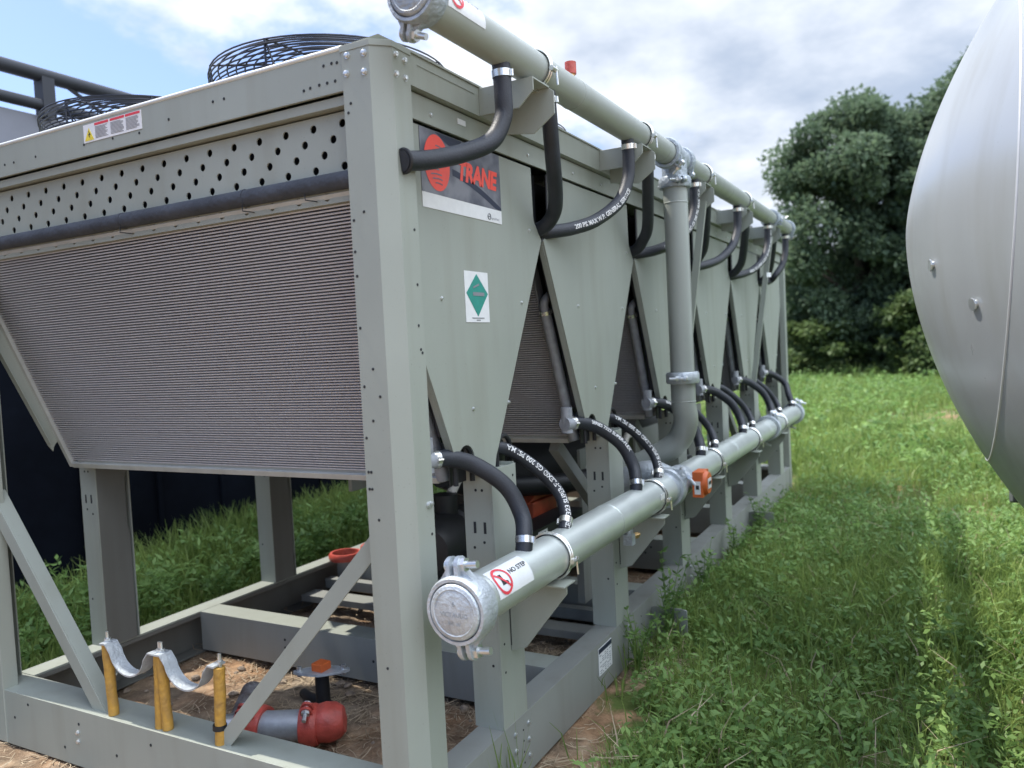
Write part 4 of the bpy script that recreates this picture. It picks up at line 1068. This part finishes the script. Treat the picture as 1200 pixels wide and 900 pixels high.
# tall growth on the far side
n = 30000; x = rng.uniform(-.6, 8, n); y = rng.uniform(2.5, 4.0, n); k = rng.random(n) < .25+.9*vnoise(x, y, 1.3, 91); x, y = x[k], y[k]
h = rng.uniform(.14, .36, len(x))*(.55+.8*vnoise(x, y, 1.1, 92))*np.clip((y-2.3)/.8, .3, 1); pa = [blades(x, y, gheight(x, y), h, rng.uniform(.007,.014,len(x)), rng.uniform(.1,.6,len(x)), GR1, 'g')]
V, F = cat(pa); o = npmesh('tall_grass', V, F, GR1); tag(o, 'tall grass growing between the unit and the dark machine behind', 'tall grass', kind='stuff')
n = 900; x = rng.uniform(-.6, 8, n); y = rng.uniform(2.8, 3.9, n); k = rng.random(n) < vnoise(x, y, 1.0, 95)*1.3; x, y = x[k], y[k]
V, F = rosette(x, y, rng.uniform(.12,.32,len(x)), 34, .065, .022); o = npmesh('tall_weeds', V, F, GR2); tag(o, 'leafy tall weeds standing in the grass behind the left base rail', 'weeds', kind='stuff')
# straw on the soil under the unit
n = 21000; x = rng.uniform(-.6, 5.5, n)**1; x = np.where(rng.random(n) < .6, rng.uniform(.0, 2.2, n), x); y = rng.uniform(-.3, 2.5, n); k = rng.random(n) < vnoise(x, y, 1.6, 61)*1.2-.1; x, y = x[k], y[k]; m = len(x)
a = rng.random(m)*2*PI; ln = rng.uniform(.03,.11,m); z = gheight(x, y)+rng.uniform(.001,.012,m); d = np.stack([np.cos(a), np.sin(a), rng.normal(0,.12,m)], -1); s_ = np.stack([-np.sin(a), np.cos(a), rng.normal(0,.3,m)], -1)*.0016
c0 = np.stack([x, y, z], -1); bend = np.stack([-np.sin(a), np.cos(a), 0*a], -1)*(rng.normal(0,.12,m)*ln)[:,None]
c1 = c0+d*ln[:,None]*.5+bend; c2 = c0+d*ln[:,None]
V = np.stack([c0-s_, c0+s_, c1+s_, c1-s_, c2+s_, c2-s_], 1).reshape(-1,3); o_ = (np.arange(m)*6)[:,None]
keep_ = ~((V.reshape(-1,6,3)[:,:,0].min(1) < .0) & False)
F = np.concatenate([o_+np.array([[0,1,2,3]]), o_+np.array([[3,2,4,5]])]); o = npmesh('straw', V, F, STRAW); tag(o, 'dry straw scattered over the bare soil inside the base frame', 'straw', kind='stuff')
# pebbles
b = MB()
for i in range(240):
    x, y = random.uniform(.15, 2.0), random.uniform(.12, 2.12); r = .005+.022*random.random()**3; z = float(gheight(np.array([x]), np.array([y]))[0])
    b.lathe([(r*math.sin(t)*random.uniform(.85,1.1), -r*.6*math.cos(t)) for t in (.2,.7,1.2,1.7,2.2,2.8)], (x, y, z+r*.3), (random.uniform(-.3,.3),random.uniform(-.3,.3),1), 8)
o = b.build('pebbles', mat('pebble', (.24,.19,.145), .9, 0, .4, 30, .5, 60)); tag(o, 'small pebbles on the soil inside the base frame', 'pebbles', kind='stuff')

# single plants along the rail
def weed(x, y, h, label, nst=6, leafy=2.2):
    o = tag(empty('weed_plant', (x, y, 0)), label, 'plant', 'plants along the base rail'); b = MB(); cs, ds_, ls = [], [], []
    for i in range(nst):
        a = random.random()*2*PI; l = random.uniform(.05,.2); top = Vector((math.cos(a)*l, math.sin(a)*l*.6, h*random.uniform(.65,1)))
        p = spline([(0,0,-.02), (top.x*.35, top.y*.35, top.z*.5), top], 5); b.tube(p, [.0035-.0022*q/(len(p)-1) for q in range(len(p))], 5)
        for q in range(int(13*leafy)):
            t = random.uniform(.15, 1); c = p[min(len(p)-1, int(t*len(p)))]; aa = random.random()*2*PI; el = random.uniform(.0,.8)
            cs.append(c); ds_.append((math.cos(aa)*math.cos(el), math.sin(aa)*math.cos(el), math.sin(el))); ls.append(random.uniform(.025,.055))
    b.build('stem', GR2, o); ls = np.array(ls); V, F = leaves(np.array([tuple(c) for c in cs]), np.array(ds_), ls, ls*.34); npmesh('foliage', V, F, GR2, o)
weed(1.63, -.07, .30, 'small leafy weed in front of the second leg, beside the rating plate')
weed(2.02, -.10, .44, 'tallest leafy weed, rising in front of the rail beyond the second leg', 8)
weed(2.75, -.09, .34, 'leafy weed against the rail below the third leg', 7)
weed(3.55, -.09, .30, 'leafy weed against the rail below the fourth leg', 6)
weed(4.4, -.09, .32, 'far leafy weed against the rail near the far end of the unit', 6)
def tuft(x, y, h, n, label):
    xs = x+rng.normal(0,.05,n); ys = y+rng.normal(0,.025,n); V, F = blades(xs, ys, np.zeros(n)-.01, rng.uniform(.5,1,n)*h, np.full(n,.0065), rng.uniform(.05,.4,n), GR1, 'g')
    V[:,0] -= x; V[:,1] -= y; o = npmesh('grass_tuft', V, F, GR1); o.location = (x, y, 0); tag(o, label, 'grass tuft', 'grass tufts along the rail')
tuft(.42, -.05, .36, 16, 'sparse grass tuft with long blades by the near corner of the rail')
tuft(1.38, -.06, .16, 14, 'short grass tuft below the rating plate')
tuft(1.62, -.06, .30, 20, 'grass tuft at the foot of the second leg')

# ------------------------------------------------------------------ trees
TL = leafmat('tree_leaf', (.08,.125,.08), (.165,.23,.135), .45, .75)
TL2 = leafmat('bush_leaf', (.06,.10,.035), (.15,.21,.075), .35, .6)
BARK = mat('bark', (.08,.065,.05), .9, 0, .3, 12, .5, 30)
def tree_geo(h, rad, nclump, nleaf, ls, seed, low=.12):
    g = np.random.default_rng(seed); t = g.random(nclump); a = g.random(nclump)*2*PI
    z = h*(low+(1-low)*t*.96); env = rad*np.sqrt(np.clip(1-((t-.42)/.62)**2, .05, 1)); rr_ = env*np.sqrt(g.random(nclump))*.95
    cc = np.stack([np.cos(a)*rr_, np.sin(a)*rr_, z], -1); cr = rad*g.uniform(.15,.31,nclump)
    idx = g.integers(0, nclump, nleaf); u = g.normal(0,1,(nleaf,3)); u /= np.linalg.norm(u,axis=1)[:,None]; rad_ = cr[idx]*g.random(nleaf)**.4
    c = cc[idx]+u*rad_[:,None]*np.array([1,1,.75]); d = u*.6+g.normal(0,.6,(nleaf,3))+np.array([0,0,-.2]); d /= np.linalg.norm(d,axis=1)[:,None]
    l = ls*g.uniform(.6,1.4,nleaf); V, F = leaves(c, d, l, l*.62)
    return V, F, cc
def tree(name, loc, h, rad, seed, label, cat_, m=TL, nleaf=72000, ls=.17, group='trees behind the field', low=.1, first=None):
    if first is not None:
        o = dup(first[0], None, loc, (0,0,seed*1.7), (rad/first[1], rad/first[1], h/first[2])); 
        for ch in o.children: pass
        return tag(o, label, cat_, group)
    o = tag(empty(name, loc), label, cat_, group); V, F, cc = tree_geo(h, rad, int(60+70*(h > 5)), nleaf, ls, seed, low); npmesh('crown', V, F, m, o)
    b = MB(); tr = h*.028; b.tube(spline([(0,0,-.1),(.03*h*.2,0,h*.25),(-.1,.1,h*.55),(0,0,h*.85)], 6), [tr*(1-.8*i/18) for i in range(19)], 10)
    order = sorted(range(len(cc)), key=lambda i: cc[i][2])[4:60:3]
    for i in order:
        e = Vector(cc[i]); s_ = Vector((0,0,max(h*.12, e.z*.62))); b.tube([s_, s_.lerp(e,.5)+Vector((0,0,.1)), e], [tr*.42, tr*.25, tr*.08], 6)
    b.build('trunk', BARK, o); return o
tA = tree('broadleaf_tree', (27.5, .95, 0), 9.3, 3.1, 3, 'dark green broadleaf tree right behind the far end of the unit', 'tree')
tB = tree('broadleaf_tree', (28.0, -3.2, 0), 10.0, 3.7, 5, 'tallest dark green tree, its crown running behind the tank', 'tree')
tree('broadleaf_tree', (29.5, -1.6, 0), 9.2, 3.3, 7, 'dark green tree between the unit end tree and the tallest tree', 'tree', first=(tA, 3.1, 9.3))
tree('broadleaf_tree', (30, -7.8, 0), 11.5, 4.0, 2, 'broad tree hidden mostly behind the tank', 'tree', first=(tB, 3.7, 10.0))
tree('broadleaf_tree', (36, 4.2, 0), 5.5, 2.6, 9, 'low tree mostly hidden behind the far end of the unit', 'tree', first=(tA, 3.1, 9.3))
tree('broadleaf_tree', (31, -13.5, 0), 10.5, 4.2, 6, 'rightmost tree of the row behind the tank', 'tree', first=(tB, 3.7, 10.0))
bA = tree('bush', (24.6, -.9, 0), 2.6, 1.5, 12, 'bright green bush at the foot of the tallest tree', 'bush', TL2, 9000, .17, 'bushes at the edge of the field', .02)
tree('bush', (25.6, 2.2, 0), 1.9, 1.7, 3, 'low green bush just right of the far end of the unit', 'bush', first=(bA, 1.5, 2.6), group='bushes at the edge of the field')
tree('bush', (25.8, -4.3, 0), 2.3, 1.9, 4, 'green bush beside the left outline of the tank', 'bush', first=(bA, 1.5, 2.6), group='bushes at the edge of the field')
# thicket that closes the tree line
parts = []
for yc in np.arange(-18, 1.5, 1.1):
    V, F, _ = tree_geo(6.2, 2.2, 34, 5200, .26, int(yc*10)+500, .0); V = V+np.array([31+1.5*math.sin(yc), yc, 0]); parts.append((V, F))
V, F = cat(parts); o = npmesh('thicket', V, F, TL); tag(o, 'dense dark thicket closing the gaps behind the trees', 'thicket', kind='stuff')

# ------------------------------------------------------------------ sky, sun
EL, AZ = R(62), R(-2)          # sun stands over the far long side (+Y)
wd = bpy.data.worlds.new('World'); S.world = wd; wd.use_nodes = True; N = wd.node_tree.nodes; L = wd.node_tree.links
bg = N['Background']; sky = N.new('ShaderNodeTexSky'); sky.sky_type = 'NISHITA'; sky.sun_disc = False; sky.sun_elevation = EL; sky.sun_rotation = AZ
sky.air_density = 1.0; sky.dust_density = 1.2; sky.ozone_density = 1.5
tc = N.new('ShaderNodeTexCoord'); sx = N.new('ShaderNodeSeparateXYZ'); L.new(tc.outputs['Generated'], sx.inputs[0])
def mth(op, a, b_=0, c_=None):
    r = N.new('ShaderNodeMath'); r.operation = op
    for i, q in enumerate((a, b_, c_)):
        if q is None: continue
        if isinstance(q, (int, float)): r.inputs[i].default_value = q
        else: L.new(q, r.inputs[i])
    return r.outputs[0]
zc = mth('ADD', mth('MAXIMUM', sx.outputs['Z'], 0.0), .22)
cmb = N.new('ShaderNodeCombineXYZ'); L.new(mth('DIVIDE', sx.outputs['X'], zc), cmb.inputs[0]); L.new(mth('DIVIDE', sx.outputs['Y'], zc), cmb.inputs[1]); cmb.inputs[2].default_value = 3.7
def nz(s, d, rgh=.58, w=None):
    n = N.new('ShaderNodeTexNoise'); n.inputs['Scale'].default_value = s; n.inputs['Detail'].default_value = d; n.inputs['Roughness'].default_value = rgh; L.new(cmb.outputs[0], n.inputs['Vector']); return n.outputs['Fac']
def mr(sock, a, b_, c=0., d=1.):
    r = N.new('ShaderNodeMapRange'); r.interpolation_type = 'SMOOTHSTEP'; r.inputs[1].default_value = a; r.inputs[2].default_value = b_; r.inputs[3].default_value = c; r.inputs[4].default_value = d; L.new(sock, r.inputs[0]); return r.outputs[0]
az = mth('SUBTRACT', sx.outputs['X'], mth('MULTIPLY', sx.outputs['Y'], 1.25))    # more cloud away from the sun side
cover = mth('ADD', nz(1.3, 9), mth('MULTIPLY', mr(az, -.7, .8), .26))
mask = mr(cover, .53, .66)
shade = mr(nz(1.7, 7, .55), .36, .66)
cc = N.new('ShaderNodeMix'); cc.data_type = 'RGBA'; L.new(shade, cc.inputs[0]); cc.inputs[6].default_value = (.35,.42,.54,1); cc.inputs[7].default_value = (.74,.78,.84,1)
SKYK = .22; CLOUDK = 1.5
sk = N.new('ShaderNodeMix'); sk.data_type = 'RGBA'; sk.blend_type = 'MULTIPLY'; sk.inputs[0].default_value = 1; L.new(sky.outputs[0], sk.inputs[6]); sk.inputs[7].default_value = (.86,.90,1.06,1)
# unseen clouds overhead and behind the viewer boosted to add fill light
hi = mth('ADD', 1.0, mth('MULTIPLY', mr(sx.outputs['Z'], .46, .8), 2.6)); bk = mth('MULTIPLY', mr(mth('MULTIPLY', mth('ADD', sx.outputs['Y'], mth('MULTIPLY', sx.outputs['X'], .55)), -1.0), .0, .8), 1.4)
br = mth('MULTIPLY', mth('ADD', hi, bk), CLOUDK/SKYK)
cb = N.new('ShaderNodeVectorMath'); cb.operation = 'SCALE'; L.new(cc.outputs[2], cb.inputs[0]); L.new(br, cb.inputs['Scale'])
fm = N.new('ShaderNodeMix'); fm.data_type = 'RGBA'; L.new(mask, fm.inputs[0]); L.new(sk.outputs[2], fm.inputs[6]); L.new(cb.outputs[0], fm.inputs[7])
L.new(fm.outputs[2], bg.inputs[0]); bg.inputs[1].default_value = SKYK
su = bpy.data.lights.new('sun', 'SUN'); su.energy = 5.8; su.angle = R(.6); su.color = (1, .95, .86)
so = bpy.data.objects.new('sun', su); C.objects.link(so)
d = Vector((math.cos(EL)*math.sin(AZ), math.cos(EL)*math.cos(AZ), math.sin(EL))); so.rotation_euler = d.to_track_quat('Z', 'Y').to_euler(); so.location = (0, 10, 20)

# ------------------------------------------------------------------ camera
cam = bpy.data.cameras.new('camera'); co = bpy.data.objects.new('camera', cam); C.objects.link(co); S.camera = co
rv = Vector((1.41649576, -.893199148, .785101453)); ang = rv.length; M = Matrix.Rotation(ang, 3, rv.normalized())
cv = Matrix(((1,0,0),(0,-1,0),(0,0,-1)))
co.matrix_world = Matrix.Translation((-1.83567940, -1.35137606, 1.54147928)) @ (M.transposed() @ cv).to_4x4()
cam.sensor_width = 36; cam.lens = 933.748/1200*36; cam.clip_start = .05; cam.clip_end = 2000
cam.dof.use_dof = True; cam.dof.focus_distance = 2.85; cam.dof.aperture_fstop = 2.4
S.view_settings.view_transform = 'Standard'; S.view_settings.look = 'None'; S.view_settings.exposure = 0
S.cycles.max_bounces = 8
